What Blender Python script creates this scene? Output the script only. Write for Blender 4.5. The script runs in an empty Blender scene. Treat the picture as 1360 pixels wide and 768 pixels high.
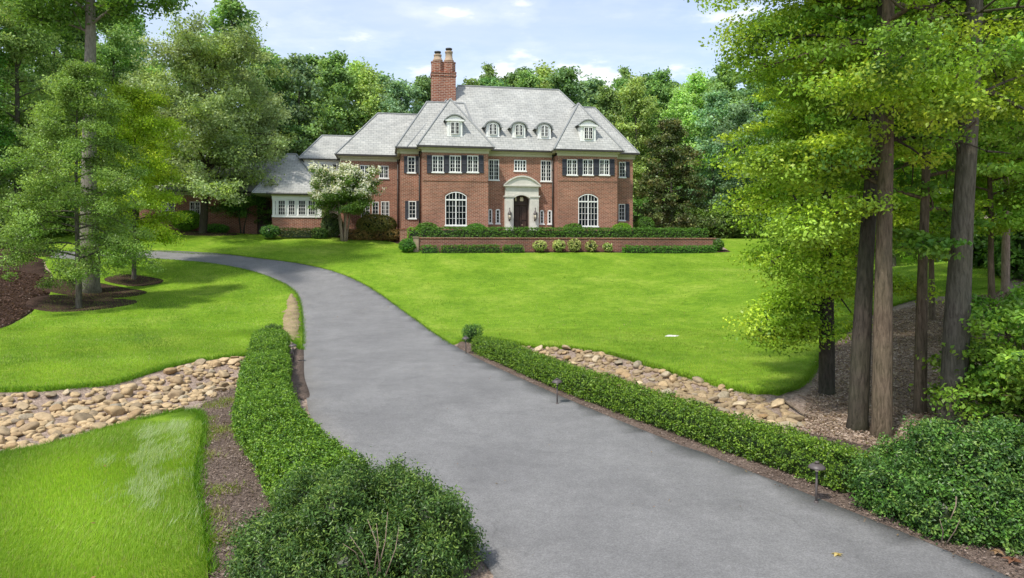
import bpy, bmesh, math, random
import numpy as np
from mathutils import Vector, Matrix, noise as mnoise
from mathutils.geometry import delaunay_2d_cdt

SC = bpy.context.scene
COL = SC.collection
R = math.radians
F = 907.0            # focal length in photo pixels (24 mm on a 36 mm wide sensor)
EYE = 3.6            # camera height above the lower drive
HZ = 325.0           # horizon row

# ------------------------------------------------------------------ helpers
def tag(o, label=None, cat=None, group=None, kind=None):
    if label: o['label'] = label
    if cat: o['category'] = cat
    if group: o['group'] = group
    if kind: o['kind'] = kind
    return o

def empty(name, loc=(0, 0, 0), rz=0.0, label=None, cat=None, group=None):
    o = bpy.data.objects.new(name, None)
    o.empty_display_size = 0.3
    COL.objects.link(o)
    o.location = loc
    o.rotation_euler = (0, 0, rz)
    return tag(o, label, cat, group)

def link(name, me, mat=None, parent=None, loc=None):
    o = bpy.data.objects.new(name, me)
    COL.objects.link(o)
    if mat is not None and len(me.materials) == 0:
        me.materials.append(mat)
    if parent: o.parent = parent
    if loc: o.location = loc
    return o

def copy_tree(o, parent=None):
    c = o.copy()
    COL.objects.link(c)
    c.parent = parent
    for ch in list(o.children):
        copy_tree(ch, c)
    return c

class MB:
    """collects polygons with metre UVs and turns them into ONE mesh"""
    def __init__(s):
        s.v = []; s.f = []; s.smooth = []
    def poly(s, pts, sm=False):
        i = len(s.v)
        s.v += [tuple(p) for p in pts]
        s.f.append(tuple(range(i, i + len(pts))))
        s.smooth.append(sm)
    def box(s, a0, a1, b0, b1, c0, c1):
        P = [(a0,b0,c0),(a1,b0,c0),(a1,b1,c0),(a0,b1,c0),(a0,b0,c1),(a1,b0,c1),(a1,b1,c1),(a0,b1,c1)]
        for q in ((3,2,1,0),(4,5,6,7),(0,1,5,4),(1,2,6,5),(2,3,7,6),(3,0,4,7)):
            s.poly([P[k] for k in q])
    def tube(s, pts, rad, n=8, cap=True, sm=True):
        pts = [Vector(p) for p in pts]
        rings = []
        prev = None
        for k, p in enumerate(pts):
            d = (pts[min(k+1, len(pts)-1)] - pts[max(k-1, 0)])
            if d.length < 1e-6: d = Vector((0,0,1))
            d.normalize()
            if prev is None:
                a = d.orthogonal().normalized()
            else:
                a = (prev - d * prev.dot(d))
                a = a.normalized() if a.length > 1e-5 else d.orthogonal().normalized()
            prev = a
            b = d.cross(a)
            i0 = len(s.v)
            for j in range(n):
                t = 2*math.pi*j/n
                s.v.append(tuple(p + (a*math.cos(t) + b*math.sin(t))*rad[k]))
            rings.append(i0)
        for k in range(len(rings)-1):
            for j in range(n):
                j2 = (j+1) % n
                s.f.append((rings[k]+j, rings[k]+j2, rings[k+1]+j2, rings[k+1]+j)); s.smooth.append(sm)
        if cap:
            s.f.append(tuple(rings[-1]+j for j in range(n))); s.smooth.append(False)
            s.f.append(tuple(rings[0]+n-1-j for j in range(n))); s.smooth.append(False)
    def lathe(s, prof, n=16, c=(0,0), sm=True, rot=0.0):
        rings = []
        for r, z in prof:
            i0 = len(s.v)
            for j in range(n):
                t = 2*math.pi*j/n + rot
                s.v.append((c[0]+r*math.cos(t), c[1]+r*math.sin(t), z))
            rings.append(i0)
        for k in range(len(rings)-1):
            for j in range(n):
                j2 = (j+1) % n
                s.f.append((rings[k]+j, rings[k]+j2, rings[k+1]+j2, rings[k+1]+j)); s.smooth.append(sm)
        s.f.append(tuple(rings[-1]+j for j in range(n))); s.smooth.append(False)
        s.f.append(tuple(rings[0]+n-1-j for j in range(n))); s.smooth.append(False)
    def mesh(s, name, uv=True):
        me = bpy.data.meshes.new(name)
        me.from_pydata(s.v, [], s.f)
        me.polygons.foreach_set('use_smooth', s.smooth)
        if uv:
            L = me.uv_layers.new(name='UVMap')
            data = np.zeros((len(me.loops), 2), dtype=np.float32)
            vs = s.v
            k = 0
            for f in s.f:
                a = Vector(vs[f[0]]); n = Vector((0,0,0))
                for q in range(1, len(f)-1):
                    n += (Vector(vs[f[q]])-a).cross(Vector(vs[f[q+1]])-a)
                if n.length < 1e-9: n = Vector((0,0,1))
                n.normalize()
                if abs(n.z) > 0.985:
                    t = Vector((1,0,0)); b = Vector((0,1,0))
                else:
                    t = Vector((-n.y, n.x, 0)).normalized(); b = n.cross(t)
                for q in f:
                    p = Vector(vs[q])
                    data[k] = (p.dot(t), p.dot(b)); k += 1
            L.data.foreach_set('uv', data.ravel())
        me.update()
        return me
    def build(s, name, mat, parent=None, loc=None):
        return link(name, s.mesh(name), mat, parent, loc)

def quads_mesh(name, V, nper, cols=None, smooth=False):
    """V: (N*nper,3) vertices, every nper of them one polygon; cols (N,3)"""
    n = len(V)//nper
    me = bpy.data.meshes.new(name)
    me.vertices.add(len(V)); me.loops.add(len(V)); me.polygons.add(n)
    me.vertices.foreach_set('co', np.asarray(V, np.float32).ravel())
    me.loops.foreach_set('vertex_index', np.arange(len(V), dtype=np.int32))
    me.polygons.foreach_set('loop_start', np.arange(0, len(V), nper, dtype=np.int32))
    if cols is not None:
        at = me.attributes.new('Col', 'FLOAT_COLOR', 'POINT')
        c = np.ones((len(V), 4), np.float32)
        c[:, :3] = np.repeat(cols, nper, axis=0)
        at.data.foreach_set('color', c.ravel())
    me.update(calc_edges=True)
    return me

def unit(a):
    return a/np.maximum(np.linalg.norm(a, axis=1, keepdims=True), 1e-9)

def leaf_verts(rng, P, N, L, W, fold=0.15, A=None):
    """one bent diamond per leaf"""
    n = len(P)
    N = unit(N)
    if A is None: A = rng.normal(size=(n, 3))
    A = A - N*np.sum(A*N, axis=1, keepdims=True)
    A = unit(A)
    B = np.cross(N, A)
    L = np.broadcast_to(np.asarray(L, float), (n,))[:, None]
    W = np.broadcast_to(np.asarray(W, float), (n,))[:, None]
    V = np.empty((n, 4, 3))
    V[:, 0] = P - A*L*.5
    V[:, 1] = P + B*W*.5 + N*W*fold - A*L*.06
    V[:, 2] = P + A*L*.5 - N*L*fold*.6
    V[:, 3] = P - B*W*.5 + N*W*fold - A*L*.06
    return V.reshape(-1, 3)

# ------------------------------------------------------------------ terrain
_px = np.array([-60, 0, 12, 20, 26, 31, 37, 42, 46, 49.6, 53, 56, 60, 80, 120, 200, 420], float)
_pz = np.array([0.1, 0, 0, 0.02, .12, .38, .92, 1.66, 2.45, 3.16, 3.72, 4.02, 4.15, 4.5, 6.5, 12, 22], float)
_fx = np.arange(-60, 420, .25)
_fz = np.interp(_fx, _px, _pz)
_k = np.exp(-.5*(np.arange(-24, 25)*.25/1.6)**2); _k /= _k.sum()
_fz = np.convolve(np.pad(_fz, 24, mode='edge'), _k, mode='valid')

def sstep(a, b, x):
    t = np.clip((x-a)/(b-a), 0, 1)
    return t*t*(3-2*t)

def seg_dist(x, y, pts):
    d = np.full(np.shape(x), 1e9)
    for (x0, y0), (x1, y1) in zip(pts[:-1], pts[1:]):
        dx, dy = x1-x0, y1-y0
        t = np.clip(((x-x0)*dx+(y-y0)*dy)/(dx*dx+dy*dy), 0, 1)
        d = np.minimum(d, np.hypot(x-x0-t*dx, y-y0-t*dy))
    return d

SWALE_L = [(-24, 15.0), (-12.5, 14.2), (-9.8, 16.0), (-7.9, 18.2)]
SWALE_R = [(0.2, 22.6), (2.3, 20.2), (4.4, 17.4), (5.6, 15.0)]
def G(x, y):
    x = np.asarray(x, float); y = np.asarray(y, float)
    yy = y - .194*np.clip(x, -14, 16)*sstep(32, 48, y)
    z = np.interp(yy, _fx, _fz)
    z = z + .13*np.clip(x-8.2, 0, 16)*sstep(10, 17, y)*(1-sstep(34, 48, y))
    z = z + .16*np.clip(-21-x, 0, 14)*sstep(20, 28, y)*(1-.6*sstep(36, 46, y))
    z = z + .22*sstep(-8, -16, x)*sstep(48, 54, y)
    z = z + .07*np.sin(x*.31+1.1)*np.sin(y*.27)*sstep(5, 9, np.abs(x)+y*.05)
    z = z - .30*(1-sstep(.5, 1.9, seg_dist(x, y, SWALE_L)))
    z = z - .26*(1-sstep(.5, 1.6, seg_dist(x, y, SWALE_R)))
    return z

def g(x, y): return float(G(x, y))

def gp(px, py):
    """point of the ground seen at a pixel of the photograph"""
    a = (px-680.0)/F
    d = np.arange(4.0, 140.0, .05)
    row = HZ + (EYE - G(a*d, d))*F/d
    k = np.argmax(row <= py)
    if row[k] > py: k = len(d)-1
    return (a*d[k], float(d[k]))

def at(px, d, py=None):
    """point at depth d in a pixel column (on the ground when no row is given)"""
    x = (px-680.0)/F*d
    return (x, d, g(x, d) if py is None else EYE + (HZ-py)*d/F)

def in_poly(x, y, poly):
    x = np.asarray(x, float); y = np.asarray(y, float)
    c = np.zeros(x.shape, bool)
    n = len(poly)
    for i in range(n):
        x0, y0 = poly[i]; x1, y1 = poly[i-1]
        if y0 == y1: continue
        m = ((y0 > y) != (y1 > y)) & (x < (x1-x0)*(y-y0)/(y1-y0)+x0)
        c ^= m
    return c

def smooth_path(pts, step=.4, closed=False):
    """Catmull-Rom through pts, resampled"""
    P = [np.array(p, float) for p in pts]
    n = len(P)
    out = []
    rngk = range(n if closed else n-1)
    for k in rngk:
        if closed:
            p0, p1, p2, p3 = P[k-1], P[k], P[(k+1) % n], P[(k+2) % n]
        else:
            p0, p1, p2, p3 = P[max(k-1, 0)], P[k], P[k+1], P[min(k+2, n-1)]
        m = max(1, int(np.linalg.norm(p2-p1)/step))
        for j in range(m):
            t = j/m
            out.append(.5*((2*p1)+(-p0+p2)*t+(2*p0-5*p1+4*p2-p3)*t*t+(-p0+3*p1-3*p2+p3)*t**3))
    if not closed: out.append(P[-1])
    return np.array(out)

def ground_sheet(name, outline, lift, mat, cell=.5, skirt=.12, jit=.0, seed=1, kind='structure'):
    """sheet that follows the terrain inside an outline, with a short skirt down"""
    rng = np.random.default_rng(seed)
    B = []
    n = len(outline)
    for i in range(n):
        p, q = np.array(outline[i]), np.array(outline[(i+1) % n])
        m = max(1, int(np.linalg.norm(q-p)/cell))
        for k in range(m): B.append(p+(q-p)*k/m)
    B = np.array(B)
    if jit: B += rng.normal(size=B.shape)*jit
    x0, y0 = B.min(0); x1, y1 = B.max(0)
    gx, gy = np.meshgrid(np.arange(x0, x1, cell), np.arange(y0, y1, cell))
    gx = gx.ravel(); gy = gy.ravel()
    m = in_poly(gx, gy, B)
    gx, gy = gx[m], gy[m]
    if len(gx):
        dm = np.min(np.hypot(gx[:, None]-B[None, :, 0], gy[:, None]-B[None, :, 1]), axis=1) if len(gx)*len(B) < 3e7 else np.full(len(gx), 9.)
        gx, gy = gx[dm > cell*.35], gy[dm > cell*.35]
    V = [Vector(p) for p in B] + [Vector(p) for p in zip(gx, gy)]
    E = [(i, (i+1) % len(B)) for i in range(len(B))]
    vo, eo, fo, *_ = delaunay_2d_cdt(V, E, [], 1, 1e-5)
    vo = np.array([(p.x, p.y) for p in vo])
    z = G(vo[:, 0], vo[:, 1]) + lift
    verts = [(a, b, c) for (a, b), c in zip(vo, z)]
    faces = [tuple(f) for f in fo]
    faces = [f if (verts[f[1]][0]-verts[f[0]][0])*(verts[f[2]][1]-verts[f[0]][1])-(verts[f[1]][1]-verts[f[0]][1])*(verts[f[2]][0]-verts[f[0]][0]) > 0 else f[::-1] for f in faces]
    if skirt:
        cnt = {}
        for f in faces:
            for i in range(len(f)):
                e = (f[i], f[(i+1) % len(f)])
                cnt[e] = 1
        bd = [e for e in cnt if (e[1], e[0]) not in cnt]
        low = {}
        for e in bd:
            for q in e:
                if q not in low:
                    low[q] = len(verts)
                    verts.append((verts[q][0], verts[q][1], verts[q][2]-skirt))
        for a, b in bd:
            faces.append((b, a, low[a], low[b]))
    me = bpy.data.meshes.new(name)
    me.from_pydata(verts, [], faces)
    me.polygons.foreach_set('use_smooth', [True]*len(faces))
    me.update()
    o = link(name, me, mat)
    if kind: o['kind'] = kind
    return o

# ------------------------------------------------------------------ materials
class NT:
    def __init__(s, name):
        s.m = bpy.data.materials.new(name); s.m.use_nodes = True
        s.t = s.m.node_tree; s.t.nodes.clear()
        s.out = s.n('ShaderNodeOutputMaterial')
    def n(s, typ, **kw):
        x = s.t.nodes.new(typ)
        for k, v in kw.items(): setattr(x, k, v)
        return x
    def l(s, a, b): s.t.links.new(a, b)
    def noise(s, scale, vec=None, detail=4, rough=.55, dist=0.0):
        x = s.n('ShaderNodeTexNoise'); x.inputs['Scale'].default_value = scale
        x.inputs['Detail'].default_value = detail; x.inputs['Roughness'].default_value = rough
        x.inputs['Distortion'].default_value = dist
        if vec is not None: s.l(vec, x.inputs['Vector'])
        return x.outputs['Fac']
    def ramp(s, fac, stops):
        x = s.n('ShaderNodeValToRGB'); e = x.color_ramp.elements
        while len(e) > len(stops): e.remove(e[-1])
        while len(e) < len(stops): e.new(.5)
        for k, (p, c) in enumerate(stops):
            e[k].position = p
            e[k].color = (c, c, c, 1) if isinstance(c, (int, float)) else (*c, 1)
        s.l(fac, x.inputs[0]); return x.outputs[0]
    def mix(s, fac, a, b, mode='MIX'):
        x = s.n('ShaderNodeMix', data_type='RGBA', blend_type=mode)
        for sock, v in ((x.inputs[0], fac), (x.inputs[6], a), (x.inputs[7], b)):
            if isinstance(v, (int, float)): sock.default_value = v
            elif isinstance(v, tuple): sock.default_value = (*v, 1)
            else: s.l(v, sock)
        return x.outputs[2]
    def math(s, op, a, b=0.0):
        x = s.n('ShaderNodeMath', operation=op)
        for sock, v in ((x.inputs[0], a), (x.inputs[1], b)):
            if isinstance(v, (int, float)): sock.default_value = v
            else: s.l(v, sock)
        return x.outputs[0]
    def bump(s, h, strength=.5, dist=.02):
        x = s.n('ShaderNodeBump'); x.inputs['Strength'].default_value = strength
        x.inputs['Distance'].default_value = dist; s.l(h, x.inputs['Height']); return x.outputs[0]
    def pbr(s, col, rough=.8, nrm=None, spec=.3, metal=0.0):
        x = s.n('ShaderNodeBsdfPrincipled')
        if isinstance(col, tuple): x.inputs['Base Color'].default_value = (*col, 1)
        else: s.l(col, x.inputs['Base Color'])
        if isinstance(rough, (int, float)): x.inputs['Roughness'].default_value = rough
        else: s.l(rough, x.inputs['Roughness'])
        x.inputs['Specular IOR Level'].default_value = spec
        x.inputs['Metallic'].default_value = metal
        if nrm is not None: s.l(nrm, x.inputs['Normal'])
        s.l(x.outputs[0], s.out.inputs[0]); return s.m
    def pos(s): return s.n('ShaderNodeNewGeometry').outputs['Position']
    def objc(s): return s.n('ShaderNodeTexCoord').outputs['Object']
    def uv(s): return s.n('ShaderNodeTexCoord').outputs['UV']

def plain(name, col, rough=.7, spec=.3, var=.12, scale=6.0, metal=0.0):
    t = NT(name)
    n = t.noise(scale, t.objc())
    dark = tuple(c*(1-var) for c in col); lite = tuple(min(1, c*(1+var)) for c in col)
    return t.pbr(t.ramp(n, [(.3, dark), (.7, lite)]), rough, None, spec, metal)

M = {}
# leaves: colour per leaf, part of the light passes through
def leaf_mat(name, trans=.35, gloss=.06, tint=(1, 1, 1), sat=1.0, rough=.45):
    t = NT(name)
    a = t.n('ShaderNodeAttribute', attribute_name='Col').outputs['Color']
    oi = t.n('ShaderNodeObjectInfo').outputs['Random']
    c = t.mix(1.0, a, tint, 'MULTIPLY')
    hs = t.n('ShaderNodeHueSaturation')
    t.l(t.math('ADD', t.math('MULTIPLY', oi, .03), .485), hs.inputs['Hue'])
    t.l(t.math('ADD', t.math('MULTIPLY', oi, .3), .85), hs.inputs['Value'])
    hs.inputs['Saturation'].default_value = sat
    t.l(c, hs.inputs['Color']); c = hs.outputs[0]
    d = t.n('ShaderNodeBsdfDiffuse'); t.l(c, d.inputs[0])
    tr = t.n('ShaderNodeBsdfTranslucent'); t.l(t.mix(1.0, c, (1.25, 1.2, .6), 'MULTIPLY'), tr.inputs[0])
    m1 = t.n('ShaderNodeMixShader'); m1.inputs[0].default_value = trans
    t.l(d.outputs[0], m1.inputs[1]); t.l(tr.outputs[0], m1.inputs[2])
    gl = t.n('ShaderNodeBsdfGlossy'); gl.inputs['Roughness'].default_value = rough
    m2 = t.n('ShaderNodeMixShader'); m2.inputs[0].default_value = gloss
    t.l(m1.outputs[0], m2.inputs[1]); t.l(gl.outputs[0], m2.inputs[2])
    t.l(m2.outputs[0], t.out.inputs[0])
    return t.m
M['leaf'] = leaf_mat('leaf_green', .38, .025, (2.0, 2.05, 1.65))
M['leaf_hazed'] = leaf_mat('leaf_hazed', .42, .015, (2.75, 2.7, 2.75), sat=.8)  # paler, greyer leaf tint: distance haze and backlight put into the colour
M['petal'] = leaf_mat('petal_pale', .3, .02)
M['box_leaf'] = leaf_mat('hedge_leaf', .28, .03, (2.3, 2.1, 1.25), rough=.4)
M['grass'] = leaf_mat('grass_blade', .46, .02)

def bark_mat(name, c0, c1, sc=1.0):
    t = NT(name)
    mp = t.n('ShaderNodeMapping'); t.l(t.objc(), mp.inputs[0]); mp.inputs['Scale'].default_value = (9*sc, 9*sc, 1.6*sc)
    n = t.noise(2.2, mp.outputs[0], 6, .7, .6)
    n2 = t.noise(.7, t.objc(), 3)
    c = t.mix(t.ramp(n2, [(.4, 0), (.75, .35)]), t.ramp(n, [(.3, c0), (.62, c1)]), (.09, .12, .05))
    return t.pbr(c, .9, t.bump(n, .9, .05), .15)
M['bark'] = bark_mat('bark_grey', (.045, .038, .03), (.17, .15, .12))
M['bark_light'] = bark_mat('bark_light_grey', (.10, .088, .07), (.33, .30, .25))
M['bark_brown'] = bark_mat('bark_brown', (.05, .036, .024), (.20, .15, .105))
M['bark_dark'] = bark_mat('bark_dark', (.022, .018, .014), (.085, .07, .055))
M['bark_pale'] = bark_mat('bark_pale', (.16, .11, .08), (.38, .29, .22))

def brick_mat(name, c1, c2, mortar, w=.30, h=.10, ms=.016):
    t = NT(name)
    b = t.n('ShaderNodeTexBrick'); t.l(t.uv(), b.inputs['Vector'])
    b.inputs['Scale'].default_value = 1.0
    b.inputs['Brick Width'].default_value = w; b.inputs['Row Height'].default_value = h
    b.inputs['Mortar Size'].default_value = ms; b.inputs['Mortar Smooth'].default_value = .2
    b.inputs['Bias'].default_value = -.1
    b.inputs['Color1'].default_value = (*c1, 1); b.inputs['Color2'].default_value = (*c2, 1)
    b.inputs['Mortar'].default_value = (*mortar, 1)
    n = t.noise(.55, t.objc(), 5, .6); n2 = t.noise(7, t.uv(), 3)
    c = t.mix(1.0, b.outputs['Color'], t.ramp(n, [(.3, .78), (.7, 1.18)]), 'MULTIPLY')
    c = t.mix(1.0, c, t.ramp(n2, [(.25, .8), (.75, 1.2)]), 'MULTIPLY')
    return t.pbr(c, .88, t.bump(b.outputs['Fac'], -.5, .01), .2)
M['brick'] = brick_mat('brick_red', (.315, .115, .070), (.18, .064, .040), (.40, .295, .22))
M['brick_low'] = brick_mat('brick_dark_red', (.24, .085, .055), (.135, .05, .036), (.28, .2, .16))
M['brick_chim'] = brick_mat('brick_chimney', (.30, .10, .055), (.17, .05, .03), (.40, .3, .24), .40, .14, .024)

def slate_mat():
    t = NT('slate_roof')
    b = t.n('ShaderNodeTexBrick'); t.l(t.uv(), b.inputs['Vector'])
    b.inputs['Scale'].default_value = 1.0
    b.inputs['Brick Width'].default_value = .42; b.inputs['Row Height'].default_value = .25
    b.inputs['Mortar Size'].default_value = .014; b.inputs['Mortar Smooth'].default_value = .3
    b.inputs['Color1'].default_value = (.405, .405, .385, 1); b.inputs['Color2'].default_value = (.335, .338, .322, 1)
    b.inputs['Mortar'].default_value = (.17, .172, .165, 1)
    n = t.noise(.8, t.objc(), 5, .65)
    mp = t.n('ShaderNodeMapping'); t.l(t.uv(), mp.inputs[0]); mp.inputs['Scale'].default_value = (1.1, 3.3, 1)
    n2 = t.noise(1.4, mp.outputs[0], 3)
    c = t.mix(1.0, b.outputs['Color'], t.ramp(n, [(.3, .84), (.7, 1.14)]), 'MULTIPLY')
    c = t.mix(1.0, c, t.ramp(n2, [(.25, (.84, .85, .86)), (.75, (1.2, 1.19, 1.15))]), 'MULTIPLY')
    return t.pbr(c, .72, t.bump(b.outputs['Fac'], -.8, .03), .3)
M['slate'] = slate_mat()
M['ridge'] = plain('ridge_slate', (.25, .26, .26), .75)
M['white'] = plain('white_paint', (.80, .80, .77), .5, .4, .04)
M['stone'] = plain('limestone', (.60, .575, .51), .85, .2, .10, 2.5)
M['cream'] = plain('cornice_olive_cream', (.47, .44, .31), .7, .3, .07)
M['shutter'] = plain('shutter_charcoal', (.035, .038, .047), .55, .4, .15)
M['gutter'] = plain('gutter_dark_bronze', (.045, .04, .036), .5, .4, .15)
M['door'] = plain('door_stained_wood', (.045, .022, .015), .5, .4, .35, 3.0)
M['metal'] = plain('lamp_bronze', (.085, .07, .066), .45, .5, .15, 20)
M['pot'] = plain('chimney_pot_buff', (.36, .27, .19), .85, .2, .2, 3)
M['pot_top'] = plain('chimney_cap_metal', (.055, .055, .055), .5, .4, .2)
M['lamp_glass'] = plain('lantern_glass', (.75, .66, .5), .3, .5, .05)

def glass_mat():
    t = NT('window_glass')
    mp = t.n('ShaderNodeMapping'); t.l(t.objc(), mp.inputs[0]); mp.inputs['Scale'].default_value = (2.2, 1, .6)
    n = t.noise(1.6, mp.outputs[0], 2)
    c = t.ramp(n, [(.40, (.004, .006, .008)), (.62, (.014, .018, .022)), (.72, (.07, .08, .085)), (.85, (.15, .165, .17))])
    return t.pbr(c, .08, None, .22)
M['glass'] = glass_mat()

def lawn_mat():
    t = NT('lawn_turf')
    p = t.pos()
    n = t.noise(.35, p, 5, .6); n2 = t.noise(2.4, p, 5, .7); n3 = t.noise(38, p, 3, .7)
    c = t.ramp(n, [(.28, (.12, .235, .014)), (.5, (.175, .305, .02)), (.72, (.27, .38, .045))])
    c = t.mix(1.0, c, t.ramp(n2, [(.28, (.66, .76, .7)), (.5, (1, 1, 1)), (.74, (1.38, 1.22, 1.5))]), 'MULTIPLY')
    c = t.mix(1.0, c, t.ramp(n3, [(.25, .6), (.75, 1.35)]), 'MULTIPLY')
    return t.pbr(c, .9, t.bump(n3, .8, .05), .1)
M['lawn'] = lawn_mat()

def asphalt_mat():
    t = NT('asphalt_aged')
    p = t.pos()
    n = t.noise(.5, p, 5, .6, .4); n2 = t.noise(2.1, p, 5, .65); n3 = t.noise(42, p, 4, .75); n4 = t.noise(260, p, 1)
    c = t.ramp(n, [(.3, (.158, .154, .153)), (.7, (.215, .210, .207))])
    c = t.mix(1.0, c, t.ramp(n2, [(.3, .88), (.72, 1.09)]), 'MULTIPLY')
    c = t.mix(1.0, c, t.ramp(n3, [(.3, .66), (.7, 1.36)]), 'MULTIPLY')
    c = t.mix(1.0, c, t.ramp(t.noise(9, p, 5, .8), [(.3, .88), (.7, 1.1)]), 'MULTIPLY')
    c = t.mix(1.0, c, t.ramp(n4, [(.3, .75), (.7, 1.25)]), 'MULTIPLY')
    vo = t.n('ShaderNodeTexVoronoi', feature='DISTANCE_TO_EDGE'); vo.inputs['Scale'].default_value = .33
    nn = t.n('ShaderNodeTexNoise'); nn.inputs['Scale'].default_value = 1.3; nn.inputs['Detail'].default_value = 5
    t.l(p, nn.inputs['Vector'])
    t.l(t.mix(.35, p, nn.outputs['Color'], 'ADD'), vo.inputs['Vector'])
    crack = t.ramp(vo.outputs['Distance'], [(.0, .8), (.003, 1.0)])
    gate = t.ramp(t.noise(.23, p, 2), [(.45, 0), (.52, 1)])
    c = t.mix(gate, c, t.mix(1.0, c, crack, 'MULTIPLY'))
    pale = t.ramp(t.noise(3.2, p, 6, .8, 1.2), [(.70, 0), (.76, .35)])
    c = t.mix(pale, c, (.42, .42, .41))
    return t.pbr(c, .68, t.bump(n3, .6, .01), .45)
M['asphalt'] = asphalt_mat()

def mulch_mat(name, a, b, d, sc=1.0):
    t = NT(name)
    p = t.pos()
    n = t.noise(1.1, p, 4); n2 = t.noise(26*sc, p, 4, .75, .6); n3 = t.noise(75*sc, p, 2)
    c = t.ramp(n2, [(.3, a), (.5, b), (.72, d)])
    c = t.mix(1.0, c, t.ramp(n, [(.3, .75), (.7, 1.2)]), 'MULTIPLY')
    c = t.mix(1.0, c, t.ramp(n3, [(.3, .7), (.7, 1.3)]), 'MULTIPLY')
    return t.pbr(c, .95, t.bump(n2, 1.0, .05), .1)
M['mulch'] = mulch_mat('bark_mulch_brown', (.085, .062, .05), (.18, .135, .11), (.30, .23, .19))
M['mulch_dark'] = mulch_mat('bark_mulch_dark', (.025, .015, .011), (.065, .04, .03), (.13, .085, .062))
M['litter'] = mulch_mat('leaf_litter', (.14, .105, .082), (.33, .25, .20), (.48, .39, .32), .5)
M['soil'] = mulch_mat('dry_soil', (.26, .19, .11), (.37, .28, .17), (.46, .36, .23))

def rock_mat():
    t = NT('river_rock')
    oi = t.n('ShaderNodeObjectInfo').outputs['Random']
    at_ = t.n('ShaderNodeAttribute', attribute_name='Col').outputs['Fac']
    c = t.ramp(oi, [(0, (.32, .215, .115)), (.2, (.47, .345, .195)), (.4, (.23, .175, .11)), (.55, (.54, .41, .25)), (.72, (.36, .24, .125)), (.86, (.29, .25, .185)), (1, (.60, .48, .31))])
    n = t.noise(5, t.objc(), 5, .65); n2 = t.noise(30, t.objc(), 3, .7)
    c = t.mix(1.0, c, t.ramp(n, [(.3, .72), (.7, 1.2)]), 'MULTIPLY')
    c = t.mix(1.0, c, t.ramp(n2, [(.3, .85), (.7, 1.14)]), 'MULTIPLY')
    return t.pbr(c, .85, t.bump(n2, .4, .02), .2)
M['rock'] = rock_mat()
# ------------------------------------------------------------------ camera, light, sky
cam = bpy.data.cameras.new('camera'); co = bpy.data.objects.new('camera', cam); COL.objects.link(co)
cam.sensor_width = 36; cam.lens = 36*F/1360; cam.shift_y = -(384-HZ)/1360
cam.clip_start = .1; cam.clip_end = 2000
co.location = (0, 0, EYE); co.rotation_euler = (R(90), 0, 0)
SC.camera = co
SUN_EL, SUN_AZ = R(56), R(218)     # azimuth clockwise from +Y: behind the camera, to its left
sl = bpy.data.lights.new('sun', 'SUN'); so = bpy.data.objects.new('sun', sl); COL.objects.link(so)
sl.energy = 4.7; sl.angle = R(3); sl.color = (1, .95, .86)
sd = Vector((math.sin(SUN_AZ)*math.cos(SUN_EL), math.cos(SUN_AZ)*math.cos(SUN_EL), math.sin(SUN_EL)))
so.rotation_euler = sd.to_track_quat('Z', 'Y').to_euler()
so.location = (-30, -30, 60)

w = bpy.data.worlds.new('World'); SC.world = w; w.use_nodes = True
wt = w.node_tree; wt.nodes.clear()
def wn(t, **kw):
    x = wt.nodes.new(t)
    for k, v in kw.items(): setattr(x, k, v)
    return x
def wm(op, a, b=0.0, c=None):
    x = wn('ShaderNodeMath', operation=op)
    for s, v in zip(x.inputs, (a, b, c)):
        if v is None: continue
        if isinstance(v, (int, float)): s.default_value = v
        else: wt.links.new(v, s)
    return x.outputs[0]
sky = wn('ShaderNodeTexSky', sky_type='NISHITA', sun_disc=False)
sky.sun_elevation = SUN_EL; sky.sun_rotation = SUN_AZ
sky.air_density = 1.0; sky.dust_density = .6; sky.ozone_density = 1.6
tc = wn('ShaderNodeTexCoord'); sx = wn('ShaderNodeSeparateXYZ'); wt.links.new(tc.outputs['Generated'], sx.inputs[0])
zc = wm('ADD', wm('MAXIMUM', sx.outputs[2], 0.0), .10)
cx = wn('ShaderNodeCombineXYZ')
wt.links.new(wm('DIVIDE', sx.outputs[0], zc), cx.inputs[0]); wt.links.new(wm('DIVIDE', sx.outputs[1], zc), cx.inputs[1])
def wnoise(scale, loc, detail, rough, sc=(1, 1, 1)):
    mp = wn('ShaderNodeMapping'); mp.inputs['Location'].default_value = loc; mp.inputs['Scale'].default_value = sc
    wt.links.new(cx.outputs[0], mp.inputs[0])
    n = wn('ShaderNodeTexNoise'); n.inputs['Scale'].default_value = scale; n.inputs['Detail'].default_value = detail
    n.inputs['Roughness'].default_value = rough
    wt.links.new(mp.outputs[0], n.inputs['Vector']); return n.outputs['Fac']
def wramp(f, stops):
    x = wn('ShaderNodeValToRGB'); e = x.color_ramp.elements
    for k, (p, c) in enumerate(stops): e[k].position = p; e[k].color = (c, c, c, 1)
    wt.links.new(f, x.inputs[0]); return x.outputs[0]
puff = wramp(wnoise(2.1, (3.1, 1.7, 0), 8, .55, (1, 1.0, 1)), [(.48, 0), (.63, 1)])
veil = wramp(wnoise(.8, (.4, 5.2, 0), 6, .6, (.6, 1.2, 1)), [(.34, .2), (.70, .75)])
cov = wm('MINIMUM', wm('MAXIMUM', wm('MULTIPLY', puff, .85), veil), 1.0)
mx = wn('ShaderNodeMix', data_type='RGBA'); wt.links.new(cov, mx.inputs[0])
br = wn('ShaderNodeMix', data_type='RGBA', blend_type='MULTIPLY'); br.inputs[0].default_value = 1.0
wt.links.new(sky.outputs[0], br.inputs[6]); br.inputs[7].default_value = (1.5, 1.5, 1.5, 1)
wt.links.new(br.outputs[2], mx.inputs[6])
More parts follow.
